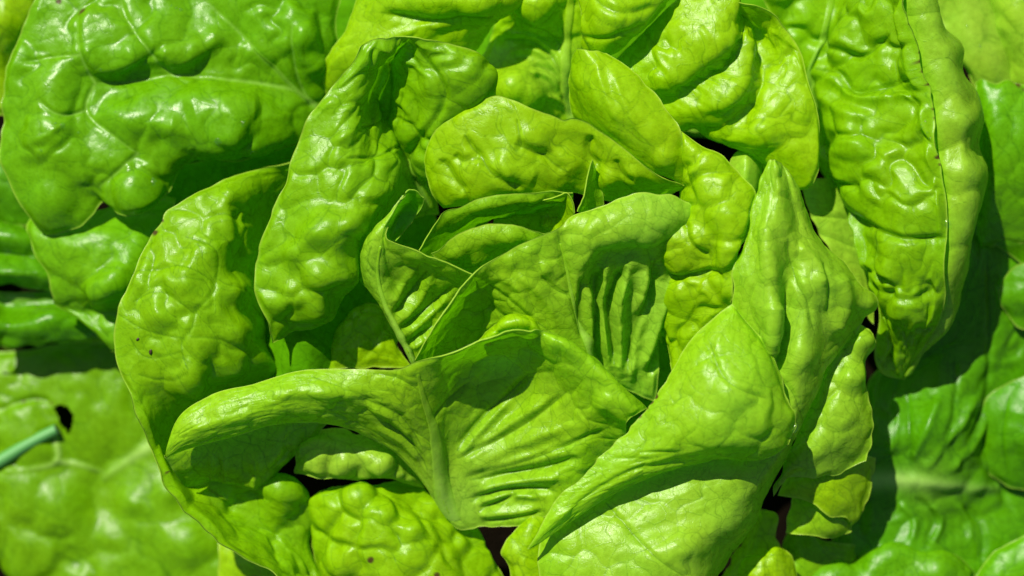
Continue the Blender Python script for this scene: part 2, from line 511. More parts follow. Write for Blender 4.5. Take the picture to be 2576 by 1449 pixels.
leaf('L67', H, """-80 880 -670,60 880 -650,180 860 -640,300 850 -630,430 860 -630; -80 960 -640,60 950 -630,200 930 -610,320 930 -610,440 950 -620;
 -80 1050 -630,60 1040 -620,200 1030 -610,320 1040 -610,450 1050 -620; -80 1150 -630,60 1150 -620,150 1160 -620,260 1180 -630,380 1130 -610,480 1130 -610;
 -80 1260 -610,60 1270 -600,150 1280 -600,260 1270 -630,380 1250 -590,500 1240 -610; -60 1350 -630,60 1370 -610,180 1370 -620,300 1350 -610,440 1340 -570,570 1330 -600;
 -10 1395 -660,60 1445 -640,180 1440 -620,320 1430 -600,470 1410 -570,590 1400 -600; 40 1500 -670,180 1530 -640,330 1530 -610,480 1520 -580,640 1500 -610""",
 (0.14, 0.37, 0.002), "large blurred outer leaf at lower left with a dark hole", step=4.5, seed=6, cell=130, amp=18, sub2=0.18, paleveins=True, seeds=[(150, 1290), (330, 1265), (420, 1250), (470, 1370), (60, 1240), (240, 1060), (70, 1100), (90, 1390)],
 bumps=[(150, 1290, 75, 14), (470, 1370, 60, 22), (425, 1240, 40, 18), (330, 1265, 45, 16)],
 ribs=[([(140, 1095), (145, 1160), (90, 1180), (20, 1185)], 7, 4, 4), ([(145, 1160), (210, 1170), (255, 1185)], 7, 6, 4), ([(400, 1110), (330, 1155), (265, 1200)], 16, 10, 5)],
 hole=[(133, 1022), (150, 1015), (172, 1020), (187, 1040), (183, 1068), (172, 1092), (165, 1075), (150, 1064), (146, 1045)], brown=[(60, 1010, 5), (95, 1006, 5), (130, 1014, 5)],
 veins=[([(0, 1035), (55, 1012), (100, 1004), (135, 1016)], 5, 10)])
leaf('L3', H, """
 80 545 -410,150 545 -390,250 530 -390,350 500 -400,440 500 -420;
 72 600 -370,150 610 -320,240 600 -300,330 590 -310,430 580 -360;
 122 690 -360,180 680 -320,250 670 -300,320 660 -300,400 660 -350;
 132 745 -370,200 735 -340,260 725 -290,320 715 -290,380 720 -340;
 150 775 -390,215 785 -390,270 785 -380,320 785 -370,360 790 -360;
 213 815 -390,250 830 -370,290 830 -360,345 840 -360;
 284 886 -400,305 892 -390,330 905 -380,360 915 -380""",
 (0.13, 0.39, 0.002), "soft green leaf hanging below the dark glossy leaf at upper left", step=3.8, seed=3, cell=85, amp=12, seeds=[(225, 660), (275, 725), (320, 640), (180, 600)], ridges=[([(225, 735), (270, 715), (315, 670)], 24, 16)])
leaf('AU', H, """
 400 420 -440,520 400 -420,640 370 -400,800 330 -390;
 400 480 -440,520 460 -420,650 440 -400,800 410 -390;
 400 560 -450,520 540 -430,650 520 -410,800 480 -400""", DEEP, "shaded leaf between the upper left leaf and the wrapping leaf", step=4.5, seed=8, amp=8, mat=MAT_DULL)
leaf('A', H, """
 110 -60 -280,300 -80 -300,520 -90 -270,700 -80 -280,870 -60 -330;
 72 35 -280,200 30 -270,320 10 -270,520 0 -290,690 20 -270,850 40 -340;
 27 140 -280,130 140 -250,300 120 -240,450 110 -250,620 110 -290,760 120 -270,850 130 -350;
 5 240 -280,120 230 -240,235 210 -270,430 192 -280,600 205 -290,740 222 -320,830 240 -370;
 3 330 -280,110 330 -240,220 300 -260,400 270 -235,600 265 -235,720 290 -300,800 300 -380;
 8 420 -280,110 410 -240,230 400 -245,360 385 -255,520 365 -235,640 360 -260,770 350 -350;
 50 515 -285,140 480 -255,250 460 -260,350 455 -255,430 430 -285,500 393 -285,600 392 -290,755 352 -370;
 118 588 -335,165 580 -310,206 567 -295,236 537 -290,267 503 -300,284 526 -285,333 541 -278,372 526 -285,413 496 -295,452 432 -300,470 402 -290,531 400 -285,590 405 -285,678 382 -310,750 360 -355""",
 (0.115, 0.355, 0.0015), "dark glossy outer leaf at upper left with long blisters and forked pale veins", seed=7, cell=110, amp=11, sub2=0.15, paleveins=True, mat=MAT_GLOSS,
 seeds=[(130, 225), (120, 330), (165, 420), (130, 520), (345, 490), (280, 150), (460, 130), (450, 290), (600, 290), (430, 60), (250, 80), (760, 90), (560, 170), (680, 330)],
 bumps=[(130, 520, 75, 22), (345, 492, 62, 28), (120, 330, 70, 16), (130, 225, 60, 14), (765, 95, 34, 20), (790, 160, 30, 16), (745, 40, 40, 14)],
 ridges=[([(212, 112), (235, 150), (270, 165), (320, 150), (352, 122)], 26, 18), ([(388, 128), (450, 142), (520, 112), (562, 82)], 26, 18), ([(250, 270), (340, 308), (470, 312)], 34, 18),
  ([(480, 310), (570, 285), (655, 290)], 48, 18), ([(410, 330), (500, 345), (620, 350)], 30, 14)],
 veins=[([(820, 292), (740, 222), (680, 160), (600, 80), (520, 5)], 8, 5), ([(745, 226), (620, 205), (540, 200), (435, 190), (330, 206), (240, 210)], 6, 5), ([(240, 210), (205, 140), (200, 45)], 5, 5),
  ([(435, 190), (370, 120), (320, 50), (305, 0)], 5, 5), ([(240, 210), (217, 278), (282, 338), (347, 386)], 5, 5), ([(347, 386), (300, 430), (250, 470)], 5, 6), ([(217, 278), (150, 290), (100, 250)], 4, 5),
  ([(800, 280), (755, 210), (740, 150), (735, 70)], 5, 7), ([(200, 140), (120, 145), (60, 160)], 4, 4)],
 midribs=[([(826, 296), (790, 262), (742, 224), (690, 168), (640, 118)], 9, 3, 2)], brown=[(205, 30, 9), (150, 8, 6), (140, 588, 6)])

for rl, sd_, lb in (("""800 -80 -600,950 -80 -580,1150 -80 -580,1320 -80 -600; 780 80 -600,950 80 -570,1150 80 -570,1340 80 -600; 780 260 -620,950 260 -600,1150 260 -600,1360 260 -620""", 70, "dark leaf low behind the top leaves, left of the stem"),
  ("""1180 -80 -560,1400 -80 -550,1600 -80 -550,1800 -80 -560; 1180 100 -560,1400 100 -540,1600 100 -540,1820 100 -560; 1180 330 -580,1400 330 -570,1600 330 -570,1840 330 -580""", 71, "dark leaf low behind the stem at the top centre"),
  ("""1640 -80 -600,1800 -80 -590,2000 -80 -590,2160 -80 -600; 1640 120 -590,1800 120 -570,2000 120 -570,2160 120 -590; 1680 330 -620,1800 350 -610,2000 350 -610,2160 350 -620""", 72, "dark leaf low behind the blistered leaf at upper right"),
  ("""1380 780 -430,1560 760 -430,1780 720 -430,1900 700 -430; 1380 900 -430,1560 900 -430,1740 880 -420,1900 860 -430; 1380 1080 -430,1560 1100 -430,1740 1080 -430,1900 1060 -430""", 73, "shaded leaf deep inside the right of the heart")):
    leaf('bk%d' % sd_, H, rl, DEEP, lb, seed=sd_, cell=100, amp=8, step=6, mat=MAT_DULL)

for n_, (x0, y0, x1, y1, hd) in enumerate(((-260, 1475, 560, 1950, H), (480, 1490, 1300, 2000, H), (1220, 1500, 2020, 2000, H), (1940, 1540, 2860, 1980, H), (-700, 380, -60, 960, H), (-720, 900, -80, 1520, H),
    (2670, 240, 3280, 880, H), (2670, 820, 3300, 1560, H), (-640, -560, 100, -70, H3), (60, -600, 900, -80, H), (840, -620, 1760, -80, H), (1700, -600, 2420, -80, H), (2380, -560, 3200, -80, H2))):
    rows = []
    for a in np.linspace(0, 1, 5):
        y = y0 + (y1 - y0) * a
        rows.append(",".join("%g %g %g" % (x0 + (x1 - x0) * b, y + 40 * math.sin(b * 5 + n_), -560 - 60 * abs(2 * a - 1) + 45 * math.sin(3.1 * b + 2 * a + n_) - 60 * abs(2 * b - 1) ** 2) for b in np.linspace(0, 1, 6)))
    leaf('out%d' % n_, hd, ";".join(rows), (0.13, 0.37, 0.002), seed=90 + n_, cell=130, amp=22, step=9, fine=0)

# ---- upper leaves -----------------------------------------------------------------------
leaf('G', H, """915 -70 -260,1000 -70 -200,1120 -70 -180,1250 -60 -180,1340 -50 -220; 888 20 -270,980 0 -190,1100 0 -150,1200 0 -150,1270 0 -170,1320 0 -240;
 858 85 -280,950 60 -210,1060 50 -190,1150 40 -180,1230 30 -190,1290 28 -260; 828 130 -290,910 110 -230,1010 90 -200,1100 80 -200,1180 70 -220,1250 42 -280;
 812 190 -320,890 160 -260,990 140 -220,1080 130 -220,1160 110 -240,1222 90 -290; 820 245 -350,900 215 -310,990 190 -290,1080 170 -280,1150 155 -280,1205 118 -310""",
 YEL, "smooth yellow green leaf at the top, left of the pale stem", seed=9, cell=100, amp=9, seeds=[(1100, 15), (1200, 10), (980, 30)],
 bumps=[(1090, 10, 75, 20), (1200, 8, 55, 22)], veins=[([(960, 30), (1040, 45), (1110, 48), (1170, 42), (1230, 25)], 7, 12)])
leaf('H', H, """1290 -60 -280,1270 20 -330,1225 110 -370,1205 180 -340,1225 250 -320,1270 300 -330,1350 320 -370,1430 330 -420; 1330 -60 -240,1315 20 -250,1290 90 -340,1275 160 -310,1285 220 -270,1320 270 -290,1380 300 -370,1433 325 -420;
 1380 -60 -230,1370 20 -240,1360 100 -320,1355 170 -320,1360 230 -320,1380 270 -350,1410 300 -390,1436 322 -420; 1432 -60 -260,1430 30 -280,1426 100 -310,1422 170 -330,1420 230 -360,1428 270 -390,1440 310 -410,1442 325 -420;
 1470 -60 -260,1475 30 -280,1475 100 -300,1470 170 -340,1460 230 -370,1455 270 -390,1450 310 -410,1446 325 -420""",
 YEL, "yellow green leaf at the top centre with a thick upright pale midrib", seed=10, cell=60, amp=8, seeds=[(1340, 20), (1290, 210), (1335, 235), (1370, 60)], bumps=[(1345, 15, 60, 30), (1300, 210, 50, 26), (1340, 240, 36, 20)],
 pale=[(1400, 180, 90, 0.35)],
 ridges=[([(1250, 75), (1330, 85), (1390, 130), (1415, 190)], 9, 12), ([(1280, 130), (1350, 130), (1395, 170), (1415, 225)], 9, 12), ([(1320, 185), (1380, 195), (1412, 250)], 9, 12), ([(1370, 240), (1400, 250), (1425, 280)], 8, 10)],
 veins=[([(1270, 100), (1340, 105), (1392, 150), (1415, 205)], 5, 8), ([(1340, 165), (1385, 180), (1412, 235)], 5, 8), ([(1300, 40), (1370, 70), (1412, 120)], 5, 8)],
 midribs=[([(1440, 300), (1424, 240), (1421, 170), (1426, 90), (1433, 0), (1436, -60)], 17, 13, 9)])
leaf('HR', H, """1720 -70 -120,1600 -70 -100,1500 -50 -110,1445 -30 -140; 1700 -15 -100,1620 10 -60,1540 40 -50,1462 50 -120; 1676 0 -140,1636 35 -95,1602 62 -85,1555 106 -90,1522 121 -105,1490 120 -130,1464 98 -160;
 1670 6 -200,1632 40 -190,1598 68 -190,1552 108 -195,1520 122 -200,1490 122 -210,1466 104 -220""",
 YEL, "blistered bright green leaf half hanging beside the pale stem at the top", seed=11, cell=110, amp=10, seeds=[(1530, 20), (1600, 10), (1500, 80)], bumps=[(1530, 40, 70, 18)],
 veins=[([(1505, 0), (1540, 28), (1580, 30), (1640, 10)], 5, 8), ([(1470, 85), (1510, 92), (1560, 75), (1610, 50)], 4, 6)], fade=10)
leaf('B', H, """1800 -70 -140,1740 -30 -140,1680 20 -150,1630 70 -160,1580 120 -170,1530 170 -190;
 1860 -50 -115,1790 30 -95,1730 80 -105,1675 130 -120,1630 175 -135,1570 215 -170;
 1850 20 -130,1845 80 -105,1815 135 -95,1770 165 -100,1720 192 -115,1670 220 -135,1610 245 -170;
 1862 30 -160,1857 92 -142,1832 148 -138,1778 187 -142,1730 213 -150,1690 240 -165,1640 268 -190;
 1855 30 -180,1893 120 -145,1880 190 -120,1850 240 -115,1800 268 -125,1750 285 -145,1690 300 -180;
 1852 22 -190,1885 80 -190,1900 150 -170,1892 200 -145,1866 245 -142,1822 272 -148,1790 294 -158,1748 312 -178,1700 322 -205;
 1848 18 -195,1886 70 -210,1912 160 -195,1910 225 -175,1885 270 -172,1830 300 -178,1780 312 -200,1735 322 -240;
 1838 12 -170,1892 55 -205,1945 130 -190,1948 200 -170,1925 270 -150,1895 318 -150,1850 340 -165,1800 338 -195,1760 330 -260;
 1818 4 -120,1880 35 -160,1950 80 -170,1985 130 -165,2005 200 -148,2000 290 -138,1980 360 -142,1935 382 -170,1880 370 -230;
 1795 -12 -85,1856 10 -95,1930 24 -120,1984 77 -145,2015 130 -150,2029 193 -150,2058 293 -150,2063 350 -160,2054 435 -170,2040 468 -190,2012 477 -205,1950 440 -250""",
 YEL, "heavily blistered yellow green leaf with overlapping bulges left of the upper right stem", aniso=(-40, 1.5), seed=12, cell=110, amp=13, sub2=0.1, fade=14,
 seeds=[(1740, 60), (1790, 110), (1720, 150), (1800, 40), (1840, 170), (1860, 230), (1780, 250), (1740, 290), (1830, 290), (1940, 260), (1950, 330), (1900, 350), (1990, 250), (1990, 180), (1960, 120), (1990, 400)],
 bumps=[(1780, 90, 60, 14), (1830, 220, 55, 14), (1920, 330, 46, 22), (1820, 295, 45, 14)])
leaf('N', H, """
 1890 -60 -300,1940 40 -330,1985 130 -370,2015 210 -400,2035 290 -430,2055 370 -440,2080 430 -430,2112 470 -400,2130 520 -300,2150 570 -280,2165 630 -270,2185 680 -270,2205 740 -270,2212 800 -280,2200 880 -300,2205 920 -310,2262 953 -380;
 2095 -60 -300,2085 40 -330,2068 130 -350,2050 210 -370,2052 290 -390,2075 370 -370,2110 430 -310,2140 480 -270,2165 530 -240,2185 590 -240,2200 650 -240,2215 710 -240,2232 770 -260,2240 830 -290,2235 890 -330,2264 954 -380;
 2150 -60 -220,2145 50 -230,2130 140 -250,2110 220 -270,2120 300 -230,2150 370 -200,2175 430 -180,2195 490 -160,2215 550 -150,2230 610 -150,2245 670 -160,2255 730 -180,2262 790 -210,2264 850 -260,2262 910 -330,2266 955 -380;
 2210 -60 -170,2215 50 -170,2215 140 -190,2210 220 -190,2220 300 -160,2240 370 -150,2260 430 -140,2275 490 -120,2290 550 -110,2300 610 -115,2305 670 -130,2305 730 -160,2300 790 -200,2290 850 -260,2278 910 -330,2268 955 -380;
 2245 -60 -120,2255 50 -130,2270 140 -150,2285 220 -140,2300 300 -110,2315 370 -105,2330 430 -95,2345 500 -90,2350 560 -95,2350 620 -110,2345 680 -130,2340 740 -170,2325 800 -220,2305 860 -280,2270 954 -380;
 2262 -60 -60,2278 50 -60,2305 140 -60,2335 215 -60,2350 300 -60,2362 380 -60,2372 450 -65,2384 550 -80,2380 620 -90,2376 690 -110,2378 750 -160,2360 820 -230,2335 860 -270,2272 954 -380""",
 (0.175, 0.42, 0.0015), "long blistered leaf hanging down the right side with a browned folded rim", aniso=(-12, 1.5), seed=14, cell=105, amp=26, sharp=0.7,
 seeds=[(2150, 90), (2200, 60), (2190, 180), (2170, 260), (2240, 280), (2300, 330), (2150, 400), (2220, 420), (2290, 450), (2330, 400), (2180, 510), (2260, 560), (2330, 560), (2190, 620), (2260, 650), (2330, 660), (2230, 740), (2300, 770), (2240, 850), (2290, 880), ],
 bumps=[(2290, 545, 80, 14), (2240, 430, 60, 10), (2260, 650, 70, 16), (2280, 760, 60, 16)],
 ridges=[([(2110, 200), (2160, 250), (2240, 250), (2330, 240)], 12, 14), ([(2075, 235), (2120, 280), (2200, 300)], 14, 14)],
 veins=[([(2085, 130), (2110, 125), (2170, 145), (2220, 110), (2250, 80)], 5, 8), ([(2080, 180), (2120, 185), (2150, 235), (2200, 230), (2320, 190)], 5, 9), ([(2140, 526), (2240, 590), (2380, 595)], 6, 12), ([(2185, 680), (2290, 740), (2350, 720)], 6, 12)],
 midribs=[([(2048, 300), (2048, 215), (2068, 130), (2085, 40), (2095, -60)], 17, 11, 7)],
 brown=[(2284, 62, 4), (2296, 105, 4), (2305, 135, 5), (2314, 155, 6), (2323, 180, 5), (2334, 212, 4), (2346, 272, 5), (2350, 298, 5), (2363, 395, 4), (2366, 415, 4)])
leaf('N2', H, """
 2235 -60 -175,2245 50 -175,2270 140 -175,2300 215 -175,2318 300 -165,2335 380 -165,2350 450 -160,2360 550 -165,2355 620 -175,2350 690 -195,2345 750 -245,2330 820 -295,2310 860 -335,2270 954 -415;
 2290 -60 -86,2308 50 -86,2335 140 -86,2362 215 -86,2380 300 -86,2390 380 -86,2398 450 -86,2406 550 -98,2400 620 -116,2392 690 -141,2388 750 -186,2365 820 -241,2338 861 -276,2273 954 -374;
 2310 -60 -80,2330 50 -80,2360 140 -80,2385 215 -80,2405 300 -80,2415 380 -80,2420 450 -85,2425 540 -100,2415 620 -120,2405 690 -150,2395 760 -200,2370 830 -250,2340 862 -280,2275 953 -375;
 2340 -60 -180,2367 53 -180,2413 120 -180,2425 190 -180,2460 235 -190,2474 307 -190,2460 365 -190,2477 430 -190,2470 510 -200,2448 580 -200,2428 683 -220,2413 733 -240,2393 793 -270,2350 850 -310,2313 886 -340,2278 952 -390;
 2325 -60 -280,2350 53 -280,2395 120 -280,2405 190 -290,2435 235 -300,2445 310 -300,2435 365 -300,2450 430 -300,2445 510 -300,2425 580 -300,2405 683 -310,2390 733 -320,2370 793 -340,2330 850 -360,2300 886 -380,2274 952 -395""",
 (0.22, 0.47, 0.012), "pale leaf back folded behind the browned rim of the long right leaf", aniso=(-20, 1.3), seed=13, cell=120, amp=8, pale=[0.1, 0.15, 0.2, 0.15, 0.1], seeds=[(2400, 200), (2430, 300), (2430, 430), (2400, 560), (2380, 100)], bumps=[(2430, 430, 40, 12), (2435, 300, 40, 12), (2390, 130, 40, 8)])
leaf('O', H, """2010 455 -270,2040 540 -265,2090 640 -270,2150 720 -290,2200 820 -330; 2070 450 -300,2100 520 -290,2140 620 -295,2200 740 -330; 2130 455 -370,2165 510 -365,2200 600 -360,2250 740 -390""",
 PALE, "pale smooth leaf base between the folded heart leaf and the long hanging leaf", step=3.8, seed=15, cell=110, amp=5, veins=[([(2030, 540), (2090, 545), (2150, 550)], 4, 3), ([(2040, 580), (2100, 600), (2160, 625)], 5, 5)], mat=MAT_GLOSS)
leaf('P1', H2, """2320 -70 -420,2370 60 -420,2420 160 -430,2460 240 -450; 2400 -70 -390,2440 60 -390,2470 150 -400,2500 240 -440; 2490 -70 -430,2520 60 -430,2545 150 -440,2570 240 -460""",
 PALE, "pale smooth blurred leaf in the top right corner", step=4.5, seed=16, cell=140, amp=6, mat=MAT_GLOSS, pale=[0.2, 0.2, 0.2])
leaf('P2', H2, """2470 -70 -460,2490 60 -450,2525 150 -450,2560 240 -460; 2550 -70 -370,2570 60 -360,2610 150 -370,2650 240 -380; 2660 -70 -400,2680 60 -400,2700 150 -410,2720 240 -420""",
 PALE, "ridged pale leaf at the right end of the top border", step=4.5, seed=17, cell=120, amp=8, mat=MAT_GLOSS)

# ---- right, in the shade ----------------------------------------------------------------
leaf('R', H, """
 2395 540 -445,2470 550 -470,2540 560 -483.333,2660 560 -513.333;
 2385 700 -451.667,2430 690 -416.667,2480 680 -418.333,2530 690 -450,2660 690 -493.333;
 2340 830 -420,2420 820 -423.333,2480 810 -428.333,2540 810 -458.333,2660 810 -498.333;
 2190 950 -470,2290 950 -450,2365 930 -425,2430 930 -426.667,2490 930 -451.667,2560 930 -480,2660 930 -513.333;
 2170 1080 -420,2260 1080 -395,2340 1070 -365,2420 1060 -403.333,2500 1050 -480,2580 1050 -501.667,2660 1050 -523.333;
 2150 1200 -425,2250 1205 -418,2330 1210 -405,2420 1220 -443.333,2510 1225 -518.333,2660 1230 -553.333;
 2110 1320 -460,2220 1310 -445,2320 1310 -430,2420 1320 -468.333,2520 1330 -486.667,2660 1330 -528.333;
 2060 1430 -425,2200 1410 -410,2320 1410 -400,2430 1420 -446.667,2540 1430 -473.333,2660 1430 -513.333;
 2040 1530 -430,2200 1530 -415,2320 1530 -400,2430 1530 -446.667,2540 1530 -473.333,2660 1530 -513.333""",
 (0.075, 0.30, 0.001), "big shaded green outer leaf at lower right with fanned ribs", step=4.2, seed=18, cell=105, amp=13,  # dark outer-leaf green, lowered further so the colour carries some of the shade
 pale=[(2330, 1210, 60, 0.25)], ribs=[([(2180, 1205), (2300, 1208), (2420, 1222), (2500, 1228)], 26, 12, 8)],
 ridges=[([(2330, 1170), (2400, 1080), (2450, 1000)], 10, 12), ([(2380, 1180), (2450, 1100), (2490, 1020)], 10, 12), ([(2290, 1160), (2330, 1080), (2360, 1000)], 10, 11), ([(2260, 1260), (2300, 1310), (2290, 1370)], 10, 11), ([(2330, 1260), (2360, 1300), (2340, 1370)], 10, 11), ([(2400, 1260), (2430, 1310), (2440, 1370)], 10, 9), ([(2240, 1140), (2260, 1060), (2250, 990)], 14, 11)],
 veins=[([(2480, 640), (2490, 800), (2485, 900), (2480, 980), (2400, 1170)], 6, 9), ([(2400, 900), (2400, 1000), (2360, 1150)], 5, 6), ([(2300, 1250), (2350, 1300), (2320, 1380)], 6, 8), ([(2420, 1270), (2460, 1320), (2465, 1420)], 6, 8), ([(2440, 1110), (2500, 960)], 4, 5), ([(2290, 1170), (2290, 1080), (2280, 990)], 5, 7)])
leaf('Q', H, """2452 208 -330,2470 196 -320,2512 206 -320,2535 194 -330,2580 215 -330,2660 230 -340; 2462 300 -340,2500 290 -290,2550 290 -290,2660 300 -300; 2462 420 -380,2500 400 -310,2550 400 -300,2660 400 -310;
 2460 540 -420,2490 510 -360,2550 500 -340,2660 490 -340; 2465 640 -460,2500 620 -430,2560 610 -410,2660 590 -410""", (0.11, 0.36, 0.0015), "green leaf at the right border with a brown torn upper rim", step=4, seed=19, cell=90, amp=12, brown=[(2548, 205, 8), (2565, 213, 9), (2572, 228, 7)], jag=3)
leaf('Q2', H, """
 2570 455 -385,2495 495 -405,2484 545 -415,2500 605 -425,2535 635 -435,2600 690 -445;
 2600 480 -375,2545 510 -383,2530 550 -390,2545 590 -400,2570 615 -410,2620 650 -425;
 2680 480 -365,2640 520 -370,2620 550 -375,2640 580 -385,2680 620 -400""",
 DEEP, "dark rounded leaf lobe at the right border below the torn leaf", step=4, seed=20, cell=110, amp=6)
leaf('U', H, """
 2600 655 -385,2545 675 -400,2520 710 -415,2517 755 -420,2530 792 -425,2600 840 -435;
 2610 690 -380,2565 705 -390,2550 740 -395,2560 775 -405,2610 800 -415;
 2680 700 -370,2630 720 -380,2610 740 -383,2630 770 -390,2680 800 -400""",
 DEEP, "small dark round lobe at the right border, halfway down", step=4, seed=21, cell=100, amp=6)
leaf('S', H, """
 2610 935 -425,2540 960 -440,2490 990 -450,2462 1040 -460,2457 1110 -470,2470 1170 -483,2510 1210 -490,2610 1240 -490;
 2620 980 -405,2560 1000 -417,2520 1030 -427,2505 1080 -435,2510 1130 -443,2540 1170 -457,2620 1200 -467;
 2680 1000 -373,2620 1050 -380,2600 1090 -385,2620 1130 -395,2680 1170 -415""",
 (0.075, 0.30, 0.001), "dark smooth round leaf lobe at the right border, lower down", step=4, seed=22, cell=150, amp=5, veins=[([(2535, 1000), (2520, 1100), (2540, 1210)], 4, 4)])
leaf('T', H, """1995 1465 -430,2035 1424 -430,2085 1414 -420,2150 1408 -410,2200 1386 -400,2240 1368 -400,2285 1372 -400,2330 1386 -400,2370 1386 -405,2412 1403 -410,2455 1445 -430;
 2010 1480 -380,2050 1450 -370,2100 1440 -360,2160 1440 -360,2210 1420 -350,2250 1400 -345,2290 1402 -355,2330 1420 -355,2370 1420 -355,2405 1440 -370,2440 1480 -390; 2020 1540 -370,2100 1520 -350,2200 1510 -340,2300 1500 -340,2400 1520 -350,2440 1560 -380""",
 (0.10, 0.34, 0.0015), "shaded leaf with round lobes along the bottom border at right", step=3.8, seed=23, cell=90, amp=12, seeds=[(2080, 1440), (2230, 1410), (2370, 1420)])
leaf('T2', H, """2440 1470 -400,2500 1390 -395,2600 1340 -390; 2480 1500 -370,2540 1430 -360,2640 1390 -360; 2520 1540 -370,2600 1480 -360,2680 1440 -360""", (0.10, 0.35, 0.0015), "green leaf in the bottom right corner", step=4, seed=24, cell=90, amp=8)

# ---- below and right of the heart -------------------------------------------------------
leaf('S4', H, """1965 1410 -410,1982 1347 -395,2030 1336 -385,2080 1358 -385,2150 1370 -410; 1985 1450 -380,2010 1390 -360,2050 1385 -360,2100 1395 -370,2160 1400 -410; 2000 1520 -380,2040 1480 -370,2080 1470 -370,2130 1470 -380,2180 1480 -410""", (0.17, 0.44, 0.003), "small rumpled leaf under the stepped pale tips at lower right", seed=25, cell=60, amp=8)
leaf('S3', H, """2005 1225 -270,1985 1300 -265,1978 1341 -260; 2060 1230 -250,2050 1300 -235,2040 1343 -245; 2120 1250 -250,2110 1310 -245,2090 1356 -260; 2152 1270 -275,2146 1310 -280,2141 1337 -285""",
 HEART, "lowest of three stepped pale leaf tips at lower right", seed=26, cell=55, amp=5, jag=3)
leaf('S2', H, """1985 1170 -225,1968 1220 -218,1957 1247 -215; 2050 1160 -205,2040 1220 -190,2032 1262 -198; 2120 1150 -210,2110 1230 -195,2090 1298 -208; 2160 1145 -230,2150 1230 -220,2132 1305 -240; 2199 1150 -265,2188 1230 -270,2142 1328 -275""",
 YEL, "middle of three stepped leaf tips at lower right, yellow green", seed=27, cell=60, amp=6, jag=3.5)
leaf('S1', H, """
 2085 905 -140,2050 980 -150,2010 1070 -160,1985 1140 -160,1955 1205 -155,1946 1250 -150;
 2110 880 -140,2085 960 -130,2060 1040 -130,2035 1110 -130,2010 1160 -130,1983 1204 -155;
 2140 850 -145,2125 930 -130,2110 1010 -120,2095 1080 -120,2080 1140 -130,2066 1202 -165;
 2163 818 -165,2165 900 -145,2160 980 -135,2155 1050 -135,2145 1110 -150,2125 1182 -190;
 2195 836 -170,2200 865 -180,2178 910 -170,2178 960 -160,2194 1040 -170,2196 1100 -180,2177 1160 -190""",
 HEART, "topmost of three stepped pale leaf tips, beside the folded heart leaf", seed=28, cell=65, amp=6, sub2=0.1, seeds=[(2160, 870), (2150, 940), (2110, 1040), (2060, 1120), (2130, 1110)], bumps=[(2165, 860, 30, 16), (2140, 950, 36, 18)], jag=2.5, pale=[0, .15, .2, .1, 0])
leaf('Z3a', H, """1900 1270 -350,1850 1370 -350,1810 1460 -350; 1915 1280 -310,1895 1360 -300,1870 1460 -310; 1926 1282 -320,1959 1306 -310,1956 1340 -310,1963 1370 -310,1950 1450 -320""", YEL, "ragged narrow yellow green leaf beside the black gap at lower right", seed=29, cell=60, amp=5, jag=5)
leaf('Z3b', H, """1845 1500 -280,1860 1415 -280,1900 1387 -270,1957 1373 -260,1988 1405 -270,2010 1490 -280; 1880 1510 -240,1890 1440 -220,1915 1412 -215,1950 1403 -215,1970 1430 -225,1985 1500 -240; 1920 1520 -225,1925 1475 -210,1935 1460 -210,1948 1470 -210,1955 1520 -225""", YEL, "small rounded yellow green leaf at the bottom border right of the folded leaf", seed=30, cell=55, amp=5)
leaf('V', H, """1322 1300 -200,1302 1326 -200,1272 1373 -200,1263 1393 -200,1282 1423 -200,1284 1490 -200; 1340 1296 -180,1325 1350 -170,1318 1400 -165,1328 1490 -170; 1375 1296 -200,1365 1350 -190,1372 1400 -190,1395 1490 -190""", YEL, "small yellow green leaf at the bottom between stem base and pale folded leaf", seed=31, cell=50, amp=5, jag=3)
leaf('L8', H, """545 1350 -480,640 1370 -460,740 1390 -470; 550 1420 -470,640 1425 -430,730 1440 -460; 540 1500 -480,640 1500 -460,740 1500 -480""", YEL, "light green leaf showing below the wrapped rim at the bottom", seed=32, cell=70, amp=10)
leaf('Z2', H, """785 1260 -330,820 1230 -290,860 1222 -260,895 1218 -240,940 1220 -260,990 1214 -290,1050 1222 -310,1112 1270 -350; 780 1300 -320,820 1275 -270,870 1265 -230,920 1260 -210,970 1255 -240,1020 1250 -270,1080 1270 -290,1133 1317 -340;
 780 1350 -330,830 1330 -270,880 1320 -220,940 1310 -190,1000 1310 -210,1060 1310 -240,1120 1320 -270,1180 1349 -330; 790 1400 -330,840 1390 -270,900 1380 -210,960 1370 -180,1030 1365 -190,1100 1365 -220,1160 1375 -260,1220 1378 -320;
 800 1450 -330,860 1440 -270,920 1435 -210,990 1430 -180,1060 1425 -190,1130 1425 -220,1190 1425 -260,1254 1425 -310; 810 1510 -330,880 1510 -270,950 1510 -210,1020 1510 -190,1090 1510 -200,1150 1510 -230,1210 1510 -270,1285 1510 -320""",
 (0.215, 0.47, 0.0015), "heavily blistered yellow green leaf at the bottom, left of the pale stem base", aniso=(35, 1.35), seed=33, cell=85, amp=26, sharp=0.65,
 seeds=[(905, 1258), (960, 1295), (1010, 1250), (870, 1330), (940, 1350), (1020, 1330), (1070, 1290), (1100, 1340), (1040, 1400), (1150, 1390), (960, 1430), (870, 1410), (1100, 1440), (830, 1290), (1190, 1420)],
 bumps=[(905, 1255, 42, 26), (965, 1300, 48, 24), (1030, 1345, 40, 20), (860, 1420, 45, 22)], brown=[(940, 1404, 7), (1092, 1446, 7)])
